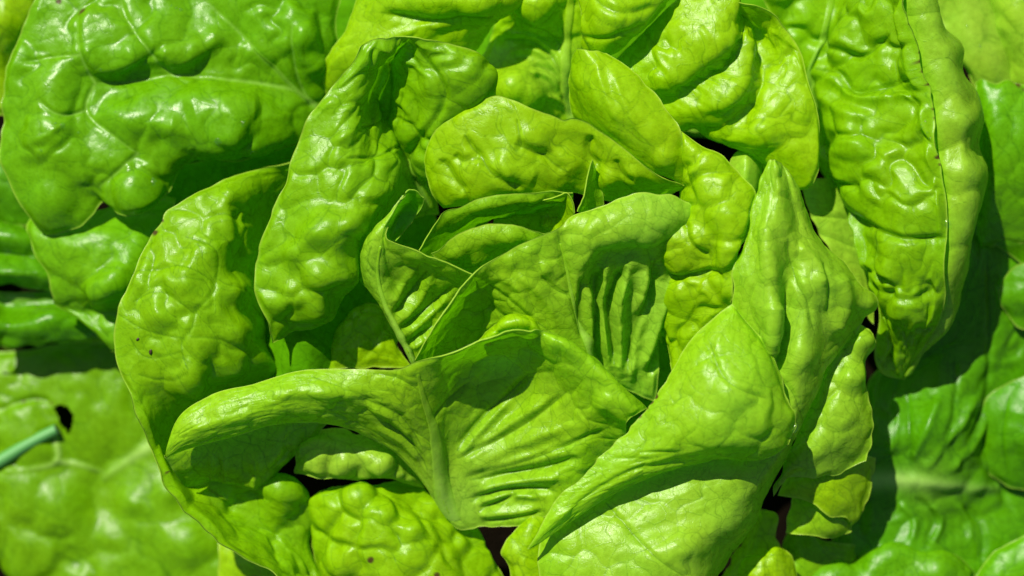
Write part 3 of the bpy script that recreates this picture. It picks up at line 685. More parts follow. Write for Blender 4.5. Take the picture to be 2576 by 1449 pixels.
leaf('Z1', H, """755 1110 -240,830 1075 -230,900 1080 -240,980 1120 -260,1065 1205 -300; 742 1150 -220,800 1130 -190,860 1140 -190,940 1160 -190,1000 1185 -220,1065 1218 -290; 740 1192 -250,790 1196 -225,850 1201 -225,905 1214 -230,955 1198 -240,1010 1214 -250,1068 1228 -300""",
 PALE, "pale blistered leaf tucked under the front cup leaf", seed=34, cell=60, amp=12, seeds=[(800, 1160), (870, 1170), (960, 1170), (920, 1130)], bumps=[(950, 1165, 40, 16), (870, 1170, 36, 14)])
leaf('BB', H, """865 800 -340,920 765 -310,960 775 -290,1010 850 -290; 800 865 -290,870 840 -240,930 830 -240,1000 875 -260; 770 935 -290,850 930 -240,940 925 -240,1045 930 -260""",
 YEL, "pale yellow blistered leaf deep in the shade beside the heart", seed=35, cell=50, amp=12, seeds=[(940, 775), (930, 820), (900, 870), (980, 870), (840, 890)])
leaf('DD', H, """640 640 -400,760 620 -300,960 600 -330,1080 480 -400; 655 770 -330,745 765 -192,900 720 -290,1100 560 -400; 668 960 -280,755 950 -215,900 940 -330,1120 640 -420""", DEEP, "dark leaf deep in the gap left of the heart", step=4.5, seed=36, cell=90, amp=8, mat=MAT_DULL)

# ---- left of the heart ------------------------------------------------------------------
leaf('E', H, """
 735 412 -280,680 420 -250,617 433 -220,560 452 -190,500 483 -170,450 512 -160,413 540 -150,410 556 -150,385 585 -150,358 628 -140,335 690 -130,297 780 -120,283 865 -120,300 935 -120,325 985 -120,345 1040 -110,378 1120 -135,408 1195 -125,450 1265 -115,520 1325 -115,600 1390 -115,690 1455 -115,750 1500 -115;
 740 425 -330,690 450 -270,640 470 -220,590 490 -180,545 515 -160,505 550 -140,470 600 -120,440 650 -110,410 710 -100,385 780 -100,365 850 -100,365 920 -110,375 980 -130,390 1040 -160,405 1110 -190,430 1180 -190,475 1240 -203.75,545 1300 -205,620 1370 -205,710 1440 -205,770 1500 -205;
 745 440 -340,700 480 -300,650 520 -250,600 560 -190,560 610 -140,530 670 -100,510 740 -80,490 810 -80,475 880 -90,470 940 -110,450 1000 -170,440 1060 -230,440 1120 -260,460 1180 -250,510 1220 -253.333,580 1280 -270,660 1350 -270,740 1440 -270,790 1500 -270;
 750 460 -370,710 510 -340,665 560 -290,630 620 -230,605 670 -190,590 720 -140,585 790 -120,585 860 -120,590 920 -150,540 980 -230,490 1050 -290,470 1120 -320,490 1190 -300,560 1205 -245,640 1250 -272.5,700 1340 -290,770 1440 -300,805 1500 -300;
 760 480 -400,720 540 -380,680 600 -350,645 670 -300,633 740 -250,640 810 -240,650 880 -240,690 930 -260,640 990 -320,560 1060 -360,520 1130 -370,540 1190 -340,620 1208 -287.333,720 1230 -256.667,778 1290 -300,765 1370 -310,800 1445 -310,830 1500 -310;
 770 500 -430,740 560 -430,710 640 -430,690 720 -420,690 800 -410,700 860 -400,730 920 -400,680 1000 -420,600 1080 -430,560 1140 -430,580 1190 -400,650 1212 -347,745 1227 -312,788 1290 -350,780 1370 -350,815 1450 -340,845 1500 -340""",
 (0.175, 0.42, 0.0015), "broad blistered leaf wrapping the left side of the heart", seed=37, cell=100, amp=13, sub2=0.1,
 seeds=[(520, 520), (480, 590), (560, 580), (440, 640), (500, 680), (545, 660), (400, 800), (470, 720), (560, 760), (420, 870), (500, 850), (580, 830), (370, 930), (480, 950), (560, 920), (610, 720), (550, 1240), (700, 1270), (620, 1300), (640, 1370), (730, 1390), (340, 830)],
 bumps=[(405, 795, 46, 20), (465, 705, 48, 26), (520, 630, 50, 24), (540, 560, 44, 16), (595, 730, 40, 22), (600, 830, 44, 16), (480, 960, 50, 18), (700, 1270, 55, 24), (545, 1240, 45, 18), (500, 880, 55, 12), (590, 500, 40, 12)],
 ridges=[([(570, 470), (565, 540), (572, 630)], 18, 16), ([(610, 560), (605, 600), (625, 650)], 16, 14)],
 veins=[([(330, 690), (400, 680), (460, 675), (540, 722), (490, 790), (480, 830), (462, 850), (470, 920)], 4, 3), ([(490, 790), (400, 735), (340, 760)], 3, 2), ([(540, 722), (535, 640), (470, 600)], 3, 2), ([(470, 925), (430, 950), (350, 940)], 3, 2), ([(480, 845), (560, 855), (630, 900)], 3, 2),
  ([(300, 790), (370, 830), (460, 850)], 3, 1.5), ([(330, 850), (355, 890), (460, 880)], 3, 1.5), ([(560, 715), (620, 750), (645, 800)], 3, 2)],
 brown=[(388, 582, 11), (409, 556, 4), (413, 1192, 3)])
leaf('C', H, """
 905 118 -25,893 150 -35,858 190 -45,830 220 -45,805 255 -50,780 290 -55,765 320 -60,747 370 -65,725 430 -70,700 490 -75,670 570 -80,650 630 -85,638 685 -90,643 740 -95,667 800 -105,690 865 -125;
 925 105 -30,900 190 -50,850 270 -50,815 350 -45,785 430 -45,760 510 -45,735 590 -50,715 670 -60,710 740 -80,735 840 -170;
 950 97 -20,925 180 -70,890 260 -60,865 340 -45,845 420 -35,825 500 -30,805 580 -25,785 660 -30,780 730 -60,790 822 -170;
 975 93 -20,945 180 -110,915 260 -110,905 340 -70,895 420 -45,885 500 -30,870 570 -25,855 640 -35,845 710 -80,840 775 -160;
 1000 92 -20,955 170 -140,935 250 -170,940 320 -130,945 390 -90,945 460 -60,935 530 -50,920 580 -60,905 640 -100,900 700 -160;
 1020 93 -20,965 180 -180,945 260 -200,965 330 -190,985 390 -160,990 440 -120,985 490 -110,970 530 -120,955 560 -140,940 600 -170;
 1040 95 -20,985 160 -180,955 230 -220,962 300 -235,990 355 -245,1020 400 -255,1040 440 -270,1055 490 -300,1065 540 -330;
 1090 103 -20,1060 160 -75,1040 230 -115,1030 300 -155,1035 360 -195,1045 420 -240,1060 480 -300,1070 540 -330;
 1140 110 -30,1130 170 -40,1120 230 -60,1100 290 -95,1080 350 -145,1070 410 -210,1070 480 -300,1078 540 -330;
 1190 130 -55,1190 180 -35,1180 230 -50,1150 290 -90,1110 350 -150,1085 420 -220,1085 490 -310,1090 540 -340;
 1225 155 -100,1245 190 -95,1250 230 -105,1220 300 -140,1150 370 -200,1110 440 -290,1100 500 -330,1105 540 -350""",
 (0.165, 0.41, 0.0015), "long blistered leaf folded back over the left, with its pointed tip hanging down", aniso=(-25, 1.35), seed=38, cell=85, amp=19, sub2=0.12, wob=6, sharp=0.7,
 seeds=[(870, 330), (880, 390), (830, 300), (800, 380), (820, 460), (900, 450), (940, 470), (760, 480), (770, 560), (830, 590), (890, 560), (740, 630), (790, 690), (850, 640), (730, 700), (780, 760), (820, 750), (700, 760), (985, 120), (1030, 130), (1075, 130), (1115, 150), (1080, 215), (1150, 190), (1195, 225), (1040, 240), (1090, 270), (960, 440)],
 bumps=[(830, 575, 58, 42), (885, 560, 36, 22), (785, 600, 40, 22), (1150, 190, 70, 10), (1078, 225, 40, 10), (870, 340, 40, 8), (975, 115, 26, 12), (748, 640, 40, 26), (800, 690, 44, 32), (858, 680, 40, 32), (800, 768, 40, 34), (735, 735, 34, 18), (900, 430, 46, 12), (870, 480, 40, 14), (960, 470, 34, 14)],
 veins=[([(1050, 105), (1075, 150), (1105, 190), (1115, 210), (1120, 235), (1110, 275), (1080, 320), (1045, 370), (1035, 410)], 6, 10), ([(975, 150), (985, 200), (980, 280), (978, 330)], 8, 10), ([(1020, 230), (1010, 290), (1000, 345)], 5, 6), ([(905, 320), (945, 310), (960, 300)], 3, 4), ([(870, 400), (960, 390), (1000, 370)], 3, 5)],
 midribs=[([(1062, 530), (1042, 440), (1018, 398), (988, 352), (962, 300), (940, 245)], 22, 4, 4)], pale=[(1050, 470, 60, 0.25)])
leaf('D', H, """1068 405 -150,1078 355 -125,1100 320 -105,1140 288 -90,1190 262 -75,1245 243 -60,1290 251 -50,1340 273 -50,1390 293 -50,1415 304 -50,1440 300 -45,1490 320 -45,1540 350 -45,1600 398 -50,1660 445 -60,1730 472 -80;
 1070 425 -150,1090 380 -115,1130 340 -85,1190 305 -65,1250 285 -50,1310 295 -45,1370 325 -55,1430 345 -70,1490 365 -70,1540 395 -60,1590 425 -60,1650 455 -75,1720 478 -95;
 1073 445 -150,1105 415 -110,1160 375 -75,1230 345 -55,1300 350 -48,1370 370 -60,1430 385 -85,1480 400 -95,1520 420 -85,1570 445 -85,1640 468 -100,1700 485 -115;
 1082 475 -155,1125 455 -115,1180 430 -80,1250 405 -60,1320 405 -55,1390 415 -75,1440 425 -100,1480 435 -115,1520 455 -105,1570 465 -110,1630 480 -125,1690 492 -140;
 1098 503 -170,1150 492 -125,1210 472 -90,1270 455 -70,1330 445 -70,1400 450 -90,1450 455 -115,1490 465 -130,1530 480 -130,1580 485 -140,1640 492 -150,1690 500 -165;
 1115 522 -190,1170 516 -150,1220 510 -120,1280 498 -100,1340 488 -100,1400 484 -115,1450 484 -140,1490 495 -150,1530 505 -160,1580 505 -170,1640 510 -180,1690 515 -190""",
 YEL, "yellow green blistered leaf above the heart with an upturned pale rim", aniso=(30, 1.5), seed=39, cell=110, amp=7, sub2=0.08, seeds=[(1200, 310), (1280, 300), (1340, 350), (1420, 400), (1160, 360), (1230, 380), (1300, 420), (1180, 450), (1360, 450), (1120, 420), (1100, 470), (1530, 440), (1590, 440), (1480, 370)],
 bumps=[(1340, 345, 50, 12), (1420, 410, 50, 18), (1190, 450, 60, 10), (1535, 445, 30, 18), (1590, 445, 30, 14)], ridges=[([(1195, 405), (1235, 425), (1290, 450)], 22, 9), ([(1245, 400), (1290, 425), (1350, 450)], 22, 10)],
 veins=[([(1170, 340), (1191, 378), (1209, 393), (1224, 417), (1242, 437), (1275, 456), (1320, 470)], 7, 12), ([(1140, 390), (1166, 405), (1189, 398), (1207, 400)], 7, 9), ([(1295, 362), (1335, 377), (1353, 386), (1371, 390), (1394, 411), (1420, 430)], 8, 13), ([(1105, 400), (1130, 429), (1148, 453), (1175, 480)], 7, 10), ([(1300, 300), (1306, 335), (1312, 365)], 3, 3), ([(1490, 340), (1480, 380), (1510, 420)], 6, 10), ([(1550, 400), (1560, 430), (1600, 450)], 6, 8)])
leaf('knob', H, """1834 480 -240,1837 410 -235,1850 388 -228,1866 377 -222; 1852 485 -205,1856 420 -200,1864 395 -200,1872 374 -215; 1872 490 -190,1876 420 -182,1878 395 -190,1879 372 -212; 1892 490 -205,1898 425 -200,1894 398 -202,1887 373 -215; 1905 495 -245,1915 425 -240,1910 392 -230,1893 375 -222""",
 PALE, "small pale rounded leaf end in the dark gap behind the heart", seed=40, cell=200, amp=0, fine=26, wob=2, ruffle=1)
leaf('I', H, """1452 122 -60,1437 150 -110,1434 200 -140,1436 250 -160,1450 300 -170,1490 330 -170,1540 370 -160; 1456 121 -40,1460 160 -50,1458 210 -60,1468 255 -70,1490 295 -75,1520 335 -80,1570 385 -80,1620 420 -90;
 1480 126 -30,1500 170 -15,1515 220 -5,1535 270 -5,1565 320 -15,1605 370 -35,1650 420 -60,1690 455 -80; 1505 130 -40,1545 180 -15,1580 230 0,1610 280 0,1640 330 -10,1665 380 -20,1690 430 -50,1715 465 -80;
 1525 132 -50,1575 165 -40,1630 210 -30,1662 247 -25,1692 293 -25,1710 325 -25,1718 370 -40,1728 420 -60,1735 468 -80""",
 YEL, "smooth narrow leaf leaning right above the heart with a creased back edge", seed=41, cell=110, amp=4, wob=5, bumps=[(1670, 400, 34, 14), (1640, 340, 40, 8)], ridges=[([(1500, 150), (1520, 230), (1560, 310)], 10, 6), ([(1540, 180), (1570, 260), (1620, 350)], 10, 5)])
leaf('K', H, """1712 325 -40,1760 365 -30,1805 393 -30,1850 430 -20,1880 460 -10,1896 490 -10,1880 550 0,1874 606 0,1856 650 0,1842 690 -5,1845 725 -10,1835 780 -60,1780 830 -100,1720 900 -150,1690 940 -180;
 1714 340 -30,1750 385 -15,1790 430 0,1820 470 15,1838 520 20,1835 580 20,1820 640 10,1810 690 -30,1800 740 -70,1770 790 -110,1720 850 -150,1685 915 -190;
 1718 370 -40,1738 410 -30,1755 450 -20,1770 500 -5,1785 550 -5,1795 610 -15,1790 660 -50,1770 710 -80,1740 770 -110,1705 820 -150,1680 885 -200;
 1722 400 -60,1732 450 -60,1738 490 -60,1745 530 -50,1745 580 -30,1740 630 -40,1725 690 -80,1705 740 -110,1690 790 -150,1675 855 -200; 1724 430 -100,1720 480 -130,1710 530 -100,1695 570 -70,1685 620 -70,1680 670 -110,1670 720 -150,1665 780 -180,1665 845 -230;
 1724 450 -160,1710 500 -200,1690 545 -150,1665 580 -130,1652 640 -140,1665 690 -180,1660 740 -220,1655 800 -240,1665 865 -270""",
 YEL, "bright lobed leaf edge bulging into the right side of the heart", aniso=(-10, 1.3), seed=42, cell=60, amp=13, sharp=0.65, seeds=[(1690, 590), (1735, 560), (1765, 640), (1695, 650), (1720, 760), (1690, 810), (1775, 740), (1800, 470), (1820, 560), (1820, 640), (1780, 420)],
 bumps=[(1690, 600, 42, 18), (1755, 600, 30, 14), (1700, 655, 40, 16), (1710, 770, 60, 14), (1815, 540, 40, 10)], veins=[([(1650, 690), (1720, 695), (1790, 680), (1830, 700)], 6, 14), ([(1730, 560), (1745, 610), (1790, 640)], 5, 9)])

# ---- the heart --------------------------------------------------------------------------
leaf('W3', H, """1056 632 -60,1076 600 -60,1099 563 -60,1112 540 -60,1159 520 -60,1192 503 -60,1246 490 -65,1326 486 -75,1409 483 -90,1442 486 -100; 1068 645 -90,1090 610 -100,1120 575 -95,1150 553 -85,1190 532 -70,1225 520 -65,1270 510 -70,1340 503 -90,1400 498 -110,1442 500 -120;
 1085 660 -140,1110 625 -170,1140 595 -180,1175 570 -170,1205 548 -120,1240 535 -95,1285 525 -100,1345 518 -120,1400 512 -140,1440 515 -150; 1100 670 -200,1130 640 -240,1160 610 -260,1195 585 -260,1225 565 -220,1260 552 -170,1300 545 -170,1350 540 -180,1400 535 -190,1440 535 -200""",
 (0.19, 0.45, 0.004), "dark sided inner leaf behind the heart with a long thin rim", seed=50, cell=50, amp=6, wob=4, ruffle=3)
leaf('W3b', H, """1247 540 -140,1309 521 -110,1360 506 -95,1412 491 -80,1427 488 -75,1439 508 -75,1443 537 -80; 1244 550 -165,1300 545 -170,1350 540 -175,1395 535 -165,1420 525 -130,1436 530 -100,1443 543 -90; 1240 565 -190,1290 580 -200,1340 592 -200,1390 594 -180,1430 580 -130,1443 552 -100""",
 YEL, "small cupped inner leaf with one round bulge behind the heart", seed=51, cell=60, amp=5, wob=3, bumps=[(1373, 558, 20, 26)], ruffle=2)
leaf('J', H, """1490 403 -50,1480 440 -60,1474 470 -60,1468 495 -60,1453 532 -70; 1491 404 -50,1488 450 -85,1486 500 -100,1482 540 -120; 1492 404 -50,1503 440 -110,1515 490 -130,1522 540 -150""", HEART, "tiny pointed leaf tip standing behind the heart", seed=52, cell=60, amp=3, wob=2, ruffle=2, step=2)
leaf('W4', H, """1086 642 -40,1136 600 -40,1192 573 -40,1239 565 -40,1292 566 -40,1332 576 -40,1374 592 -45; 1110 662 -60,1160 625 -45,1210 603 -40,1260 595 -40,1310 598 -50,1362 612 -70; 1140 685 -110,1190 655 -85,1235 635 -75,1280 628 -80,1330 630 -100,1374 638 -120; 1180 720 -170,1225 700 -150,1270 685 -150,1320 680 -160,1374 675 -180""",
 HEART, "low arched pale leaf at the back of the heart", seed=53, step=2.3, cell=46, amp=4, wob=4, ruffle=2, bumps=[(1205, 655, 26, 8), (1285, 600, 24, 6), (1150, 640, 30, 6)])
leaf('W2b', H, """1019 488 -15,992 525 -10,968 566 -10,972 604 -8; 1046 481 -20,1025 530 -75,1000 575 -75,984 606 -40; 1068 497 -30,1059 525 -65,1033 566 -75,996 606 -42""", (0.12, 0.40, 0.002), "curled dark green tip at the left of the heart", seed=54, cell=90, amp=2, wob=2, ruffle=2, step=2)
leaf('W2', H, """1019 488 -20,985 530 -12,945 570 -30,915 600 -60,902 640 -90,903 680 -110,915 715 -110,945 758 -100,985 820 -100,1015 870 -110,1036 915 -130; 1000 515 -12,968 565 0,940 600 0,925 650 -20,930 700 -50,955 760 -70,990 820 -85,1018 870 -100,1038 916 -120;
 985 545 -15,962 585 0,955 640 -10,952 700 -40,968 765 -60,993 818 -75,1020 870 -95,1040 917 -115; 973 602 8,985 650 -30,1000 710 -80,1020 780 -100,1030 840 -110,1042 918 -120;
 1040 630 12,1045 680 -60,1050 750 -110,1052 820 -120,1048 915 -125; 1110 657 8,1105 710 -80,1095 770 -125,1075 840 -130,1055 915 -130; 1188 691 -5,1165 740 -90,1135 790 -130,1100 850 -135,1065 915 -135""",
 HEART, "pale leaf at the left of the heart with a long slanting midrib", seed=55, step=2.3, cell=44, amp=4, wob=4, ruffle=3, pale=[0.1, 0.15, 0.15, 0.05, 0, 0, 0],
 ridges=[([(1000, 815), (1060, 745), (1090, 690)], 14, 12), ([(1010, 850), (1080, 790), (1130, 740)], 14, 12), ([(985, 770), (1010, 720), (1040, 680)], 12, 9), ([(1030, 880), (1080, 845), (1110, 820)], 10, 8)],
 veins=[([(990, 795), (1030, 740), (1075, 680)], 6, 9), ([(1003, 830), (1080, 770), (1140, 715)], 6, 10), ([(1020, 868), (1070, 830), (1100, 815)], 5, 7), ([(950, 690), (925, 660), (935, 620)], 3, 3)],
 midribs=[([(1040, 914), (1018, 868), (993, 818), (968, 765), (952, 705), (950, 670), (958, 615)], 11, 3, 4)])
leaf('W1', H, """1044 908 -70,1080 920 -120,1120 935 -170; 1089 830 0,1100 845 -65,1150 890 -135,1200 930 -165; 1136 760 8,1150 780 -65,1210 850 -140,1270 910 -165; 1189 691 8,1205 715 -50,1255 800 -120,1310 860 -140,1360 920 -155;
 1259 643 0,1280 690 -22,1310 760 -50,1360 840 -82,1430 930 -135; 1330 605 0,1345 660 -18,1370 730 -45,1410 820 -85,1470 930 -150; 1402 576 0,1422 670 -32,1440 745 -62,1462 820 -98,1500 940 -170;
 1450 532 -10,1475 590 20,1478 640 0,1470 690 -40,1465 750 -80,1480 830 -130,1525 960 -220; 1500 516 -10,1515 570 22,1515 615 8,1506 640 -35,1498 690 -75,1508 790 -130,1550 970 -225;
 1560 498 -10,1570 560 22,1572 605 8,1566 625 -40,1550 680 -80,1543 790 -135,1575 980 -230; 1620 488 -15,1630 560 12,1632 605 -5,1624 630 -50,1605 690 -90,1583 800 -145,1600 990 -235; 1680 491 -25,1688 550 -10,1686 590 -35,1678 620 -70,1655 700 -110,1628 820 -160,1620 1000 -240; 1740 512 -50,1745 550 -45,1745 580 -70,1738 620 -110,1712 710 -150,1675 830 -180,1650 1010 -250""",
 HEART, "pale fluted leaf in the middle of the heart with a rolled rim", seed=56, step=2.3, cell=46, amp=5, wob=4, ruffle=4, fine=22, pale=[0, 0, 0, 0, 0, 0.05, 0.1, 0.15, 0.2, 0.25, 0.3, 0.3, 0.3],
 ridges=[([(1480, 720), (1478, 800), (1490, 880)], 14, 16), ([(1525, 650), (1512, 730), (1520, 830), (1535, 930)], 15, 24), ([(1585, 650), (1560, 740), (1555, 850), (1565, 950)], 15, 26), ([(1640, 660), (1615, 760), (1590, 880), (1585, 960)], 15, 26), ([(1690, 700), (1655, 810), (1620, 930)], 14, 22),
  ([(1240, 690), (1300, 720), (1330, 790), (1380, 850)], 10, 7), ([(1300, 690), (1360, 740), (1400, 800)], 12, 8)],
 veins=[([(1469, 696), (1462, 783), (1472, 850)], 6, 12), ([(1512, 670), (1502, 716), (1505, 783), (1502, 866), (1520, 930)], 8, 26), ([(1575, 663), (1545, 723), (1529, 773), (1535, 816), (1545, 916)], 9, 30), ([(1645, 650), (1635, 733), (1599, 816), (1575, 933)], 9, 30), ([(1690, 720), (1665, 866), (1625, 940)], 8, 26),
  ([(1402, 580), (1422, 683), (1439, 743), (1459, 816), (1475, 880)], 6, 8), ([(1225, 710), (1290, 760), (1340, 800), (1390, 840)], 4, 5), ([(1360, 690), (1400, 730), (1437, 745)], 4, 5), ([(1230, 745), (1250, 780), (1285, 800)], 4, 4)],
 bumps=[(1330, 640, 26, 8), (1290, 655, 22, 7), (1370, 670, 24, 8)], midribs=[([(1490, 905), (1462, 820), (1440, 745), (1424, 675), (1408, 610)], 10, 2.5, 3)], fade=16)
leaf('X2', H, """1205 858 -40,1246 816 -35,1276 796 -30,1309 791 -30,1339 800 -30,1358 822 -35,1400 850 -40; 1215 865 -10,1250 832 10,1280 815 20,1310 810 22,1338 818 18,1352 832 5,1390 858 -15; 1230 872 -30,1260 850 -20,1285 842 -15,1310 840 -15,1335 842 -15,1350 848 -20,1380 866 -35""",
 YEL, "small bright rounded leaf fold just behind the front cup's rim", seed=57, cell=60, amp=4, wob=3, ruffle=2, step=2)
leaf('Y', H, """416 1152 -110,440 1190 -150,467 1230 -210; 480 1105 -130,490 1160 -155,505 1220 -225; 580 1085 -140,585 1150 -165,590 1224 -235; 680 1055 -150,670 1140 -175,660 1232 -245; 760 1045 -160,735 1110 -195,700 1192 -255; 835 1055 -170,795 1100 -215,737 1142 -265""",
 HEART, "shaded leaf back hanging beneath the left lobe of the front cup leaf", seed=58, cell=46, amp=6, wob=5, ruffle=4, ridges=[([(530, 1130), (535, 1210)], 8, 7), ([(560, 1140), (565, 1215)], 8, 7), ([(640, 1150), (640, 1225)], 8, 7)])
leaf('X', H, """416 1146 -70,415 1150 -72,416 1154 -75; 438 1070 -55,440 1100 -40,446 1125 -50,455 1136 -70; 533 993 -50,540 1030 -25,555 1070 -25,590 1099 -60; 640 965 -45,655 1000 -15,670 1035 -20,690 1069 -70; 760 932 -35,775 975 -5,790 1020 -25,800 1065 -90;
 900 928 -20,905 980 -15,905 1035 -60,905 1090 -130; 990 930 -10,1005 1000 -30,1020 1080 -90,1030 1172 -180; 1046 914 0,1065 1000 -55,1092 1090 -120,1106 1180 -165,1116 1250 -200,1128 1312 -240; 1159 877 20,1148 922 -85,1132 1060 -155,1130 1160 -190,1135 1250 -215,1160 1332 -248;
 1276 837 32,1262 888 -95,1222 1020 -172,1190 1130 -192,1185 1230 -208,1215 1325 -232; 1340 831 36,1340 885 -75,1310 1000 -162,1270 1110 -178,1255 1220 -190,1270 1325 -210; 1400 838 -30,1400 858 22,1392 885 -15,1372 960 -110,1330 1090 -155,1310 1200 -175,1330 1320 -195;
 1480 885 -40,1470 900 10,1455 925 -5,1432 990 -80,1400 1090 -130,1380 1180 -150,1395 1290 -180; 1545 945 -40,1525 955 15,1498 970 0,1475 1020 -55,1460 1090 -95,1450 1160 -125,1460 1250 -165; 1595 992 -40,1570 1005 15,1530 1020 5,1510 1050 -50,1510 1100 -100,1510 1150 -140,1525 1200 -180; 1628 1028 -50,1605 1040 -5,1580 1058 -10,1575 1080 -50,1575 1110 -90,1580 1140 -130,1595 1170 -170""",
 HEART, "large open cup leaf in front of the heart with a broad pale midrib and fanned ribs", seed=59, step=2.3, cell=55, amp=4, wob=5, ruffle=4, fine=22, fade=16,
 pale=[(1125, 1270, 110, 0.45), (1200, 1180, 120, 0.2)],
 ridges=[([(1150, 1150), (1210, 1080), (1280, 1000)], 15, 13), ([(1160, 1170), (1270, 1080), (1380, 1010)], 17, 13), ([(1170, 1190), (1300, 1120), (1430, 1070)], 20, 14), ([(1180, 1215), (1290, 1165), (1420, 1130)], 15, 13), ([(1200, 1235), (1300, 1210), (1420, 1200)], 13, 14), ([(1195, 1265), (1270, 1245), (1360, 1250)], 10, 11), ([(1200, 1290), (1280, 1290), (1360, 1280)], 14, 11),
  ([(700, 990), (800, 985), (900, 990)], 14, 8), ([(1040, 1100), (1000, 1060), (930, 1020)], 10, 9), ([(1060, 1160), (1010, 1110), (940, 1070)], 9, 8), ([(480, 1080), (560, 1060), (640, 1040)], 14, 8)],
 veins=[([(1150, 1130), (1226, 1039), (1292, 983), (1330, 940)], 6, 10), ([(1152, 1150), (1330, 1060), (1425, 985)], 6, 10), ([(1176, 1196), (1359, 1146), (1532, 1073)], 5, 8), ([(1185, 1205), (1259, 1193), (1359, 1179), (1459, 1150)], 7, 16), ([(1185, 1262), (1259, 1234), (1326, 1229), (1400, 1235)], 6, 13), ([(1205, 1285), (1260, 1260), (1300, 1240)], 5, 11), ([(1215, 1310), (1300, 1300), (1370, 1285)], 5, 8),
  ([(1060, 1120), (1000, 1040), (900, 1000)], 5, 6), ([(1075, 1180), (1020, 1100), (960, 1060)], 5, 7), ([(1085, 1060), (1120, 1010), (1180, 960)], 5, 6), ([(1050, 980), (1000, 950), (940, 940)], 4, 4)],
 bumps=[(700, 1010, 40, 8), (820, 1000, 40, 8), (1100, 960, 40, 7), (1180, 930, 40, 7), (560, 1040, 40, 7), (1520, 1010, 26, 8)],
 midribs=[([(1132, 1316), (1120, 1270), (1110, 1205), (1100, 1140), (1088, 1070), (1066, 1000), (1050, 935)], 36, 4, 2)])
leaf('M2', H, """1925 462 -10,1896 500 0,1878 550 10,1874 606 10,1855 650 10,1840 690 10,1846 720 10,1840 770 0,1835 850 -10,1750 1000 -30,1600 1120 -50,1450 1245 -60,1362 1345 -65,1362 1490 -60;
 1934 405 10,1925 480 15,1915 560 25,1905 640 30,1895 720 30,1890 800 10,1890 900 -20,1830 1050 -35,1690 1180 -45,1550 1280 -50,1475 1370 -35,1468 1490 -20;
 1942 401 15,1940 480 25,1935 560 45,1935 620 50,1945 700 50,1950 780 55,1945 860 40,1935 920 0,1900 1060 -30,1780 1200 -35,1660 1300 -25,1580 1380 -10,1570 1490 0;
 1950 402 28,1960 480 33,1970 560 33,1980 640 18,1978 700 -2,1965 800 -22,1955 880 -22,1950 960 -22,1940 1080 -45,1850 1210 -40,1740 1310 -15,1670 1390 0,1660 1490 5;
 1965 411 -10,1985 490 -10,2000 560 -20,2020 630 0,2030 700 10,2030 780 10,2020 860 10,2010 940 0,1985 1080 -40,1900 1220 -60,1810 1320 -30,1740 1400 -15,1730 1490 -20;
 1987 438 -10,2005 500 -20,2030 570 -40,2060 640 -20,2080 700 0,2095 760 -30,2085 830 -50,2065 900 -50,2040 980 -40,1992 1100 -80,1935 1215 -130,1870 1320 -90,1800 1400 -80,1770 1490 -90;
 2008 480 -60,2035 545 -90,2042 590 -110,2084 626 -110,2130 663 -110,2167 716 -120,2200 745 -140,2203 768 -150,2170 808 -150,2150 850 -140,2083 920 -120,2062 975 -110,2010 1079 -110,1977 1153 -140,1932 1226 -170,1897 1306 -190,1833 1396 -200,1780 1490 -210""",
 HEART, "big pale folded leaf wrapping the right side of the heart", seed=60, step=2.3, cell=80, amp=6, sub2=0.12, wob=5, pale=[0.0, 0.1, 0.22, 0.2, 0.25, 0.2, 0.1], fine=26,
 bumps=[(1720, 1370, 50, 16), (1650, 1400, 55, 10), (1840, 1230, 55, 12), (2030, 720, 45, 12), (2010, 900, 50, 12), (2180, 765, 24, 12), (1860, 1180, 40, 8)],
 ridges=[([(1920, 560), (1930, 640), (1940, 720)], 22, 12), ([(1950, 760), (1945, 840), (1940, 900)], 16, 14), ([(2110, 690), (2125, 760), (2090, 840)], 18, 16), ([(2000, 620), (2050, 660), (2075, 720)], 14, 10)],
 veins=[([(1980, 600), (1995, 680), (2030, 760), (2045, 830)], 5, 7), ([(1962, 950), (2000, 1000), (2020, 1060)], 4, 4), ([(1525, 1265), (1590, 1340), (1660, 1410), (1720, 1449)], 4, 4), ([(2070, 660), (2085, 720), (2080, 790)], 4, 6)])
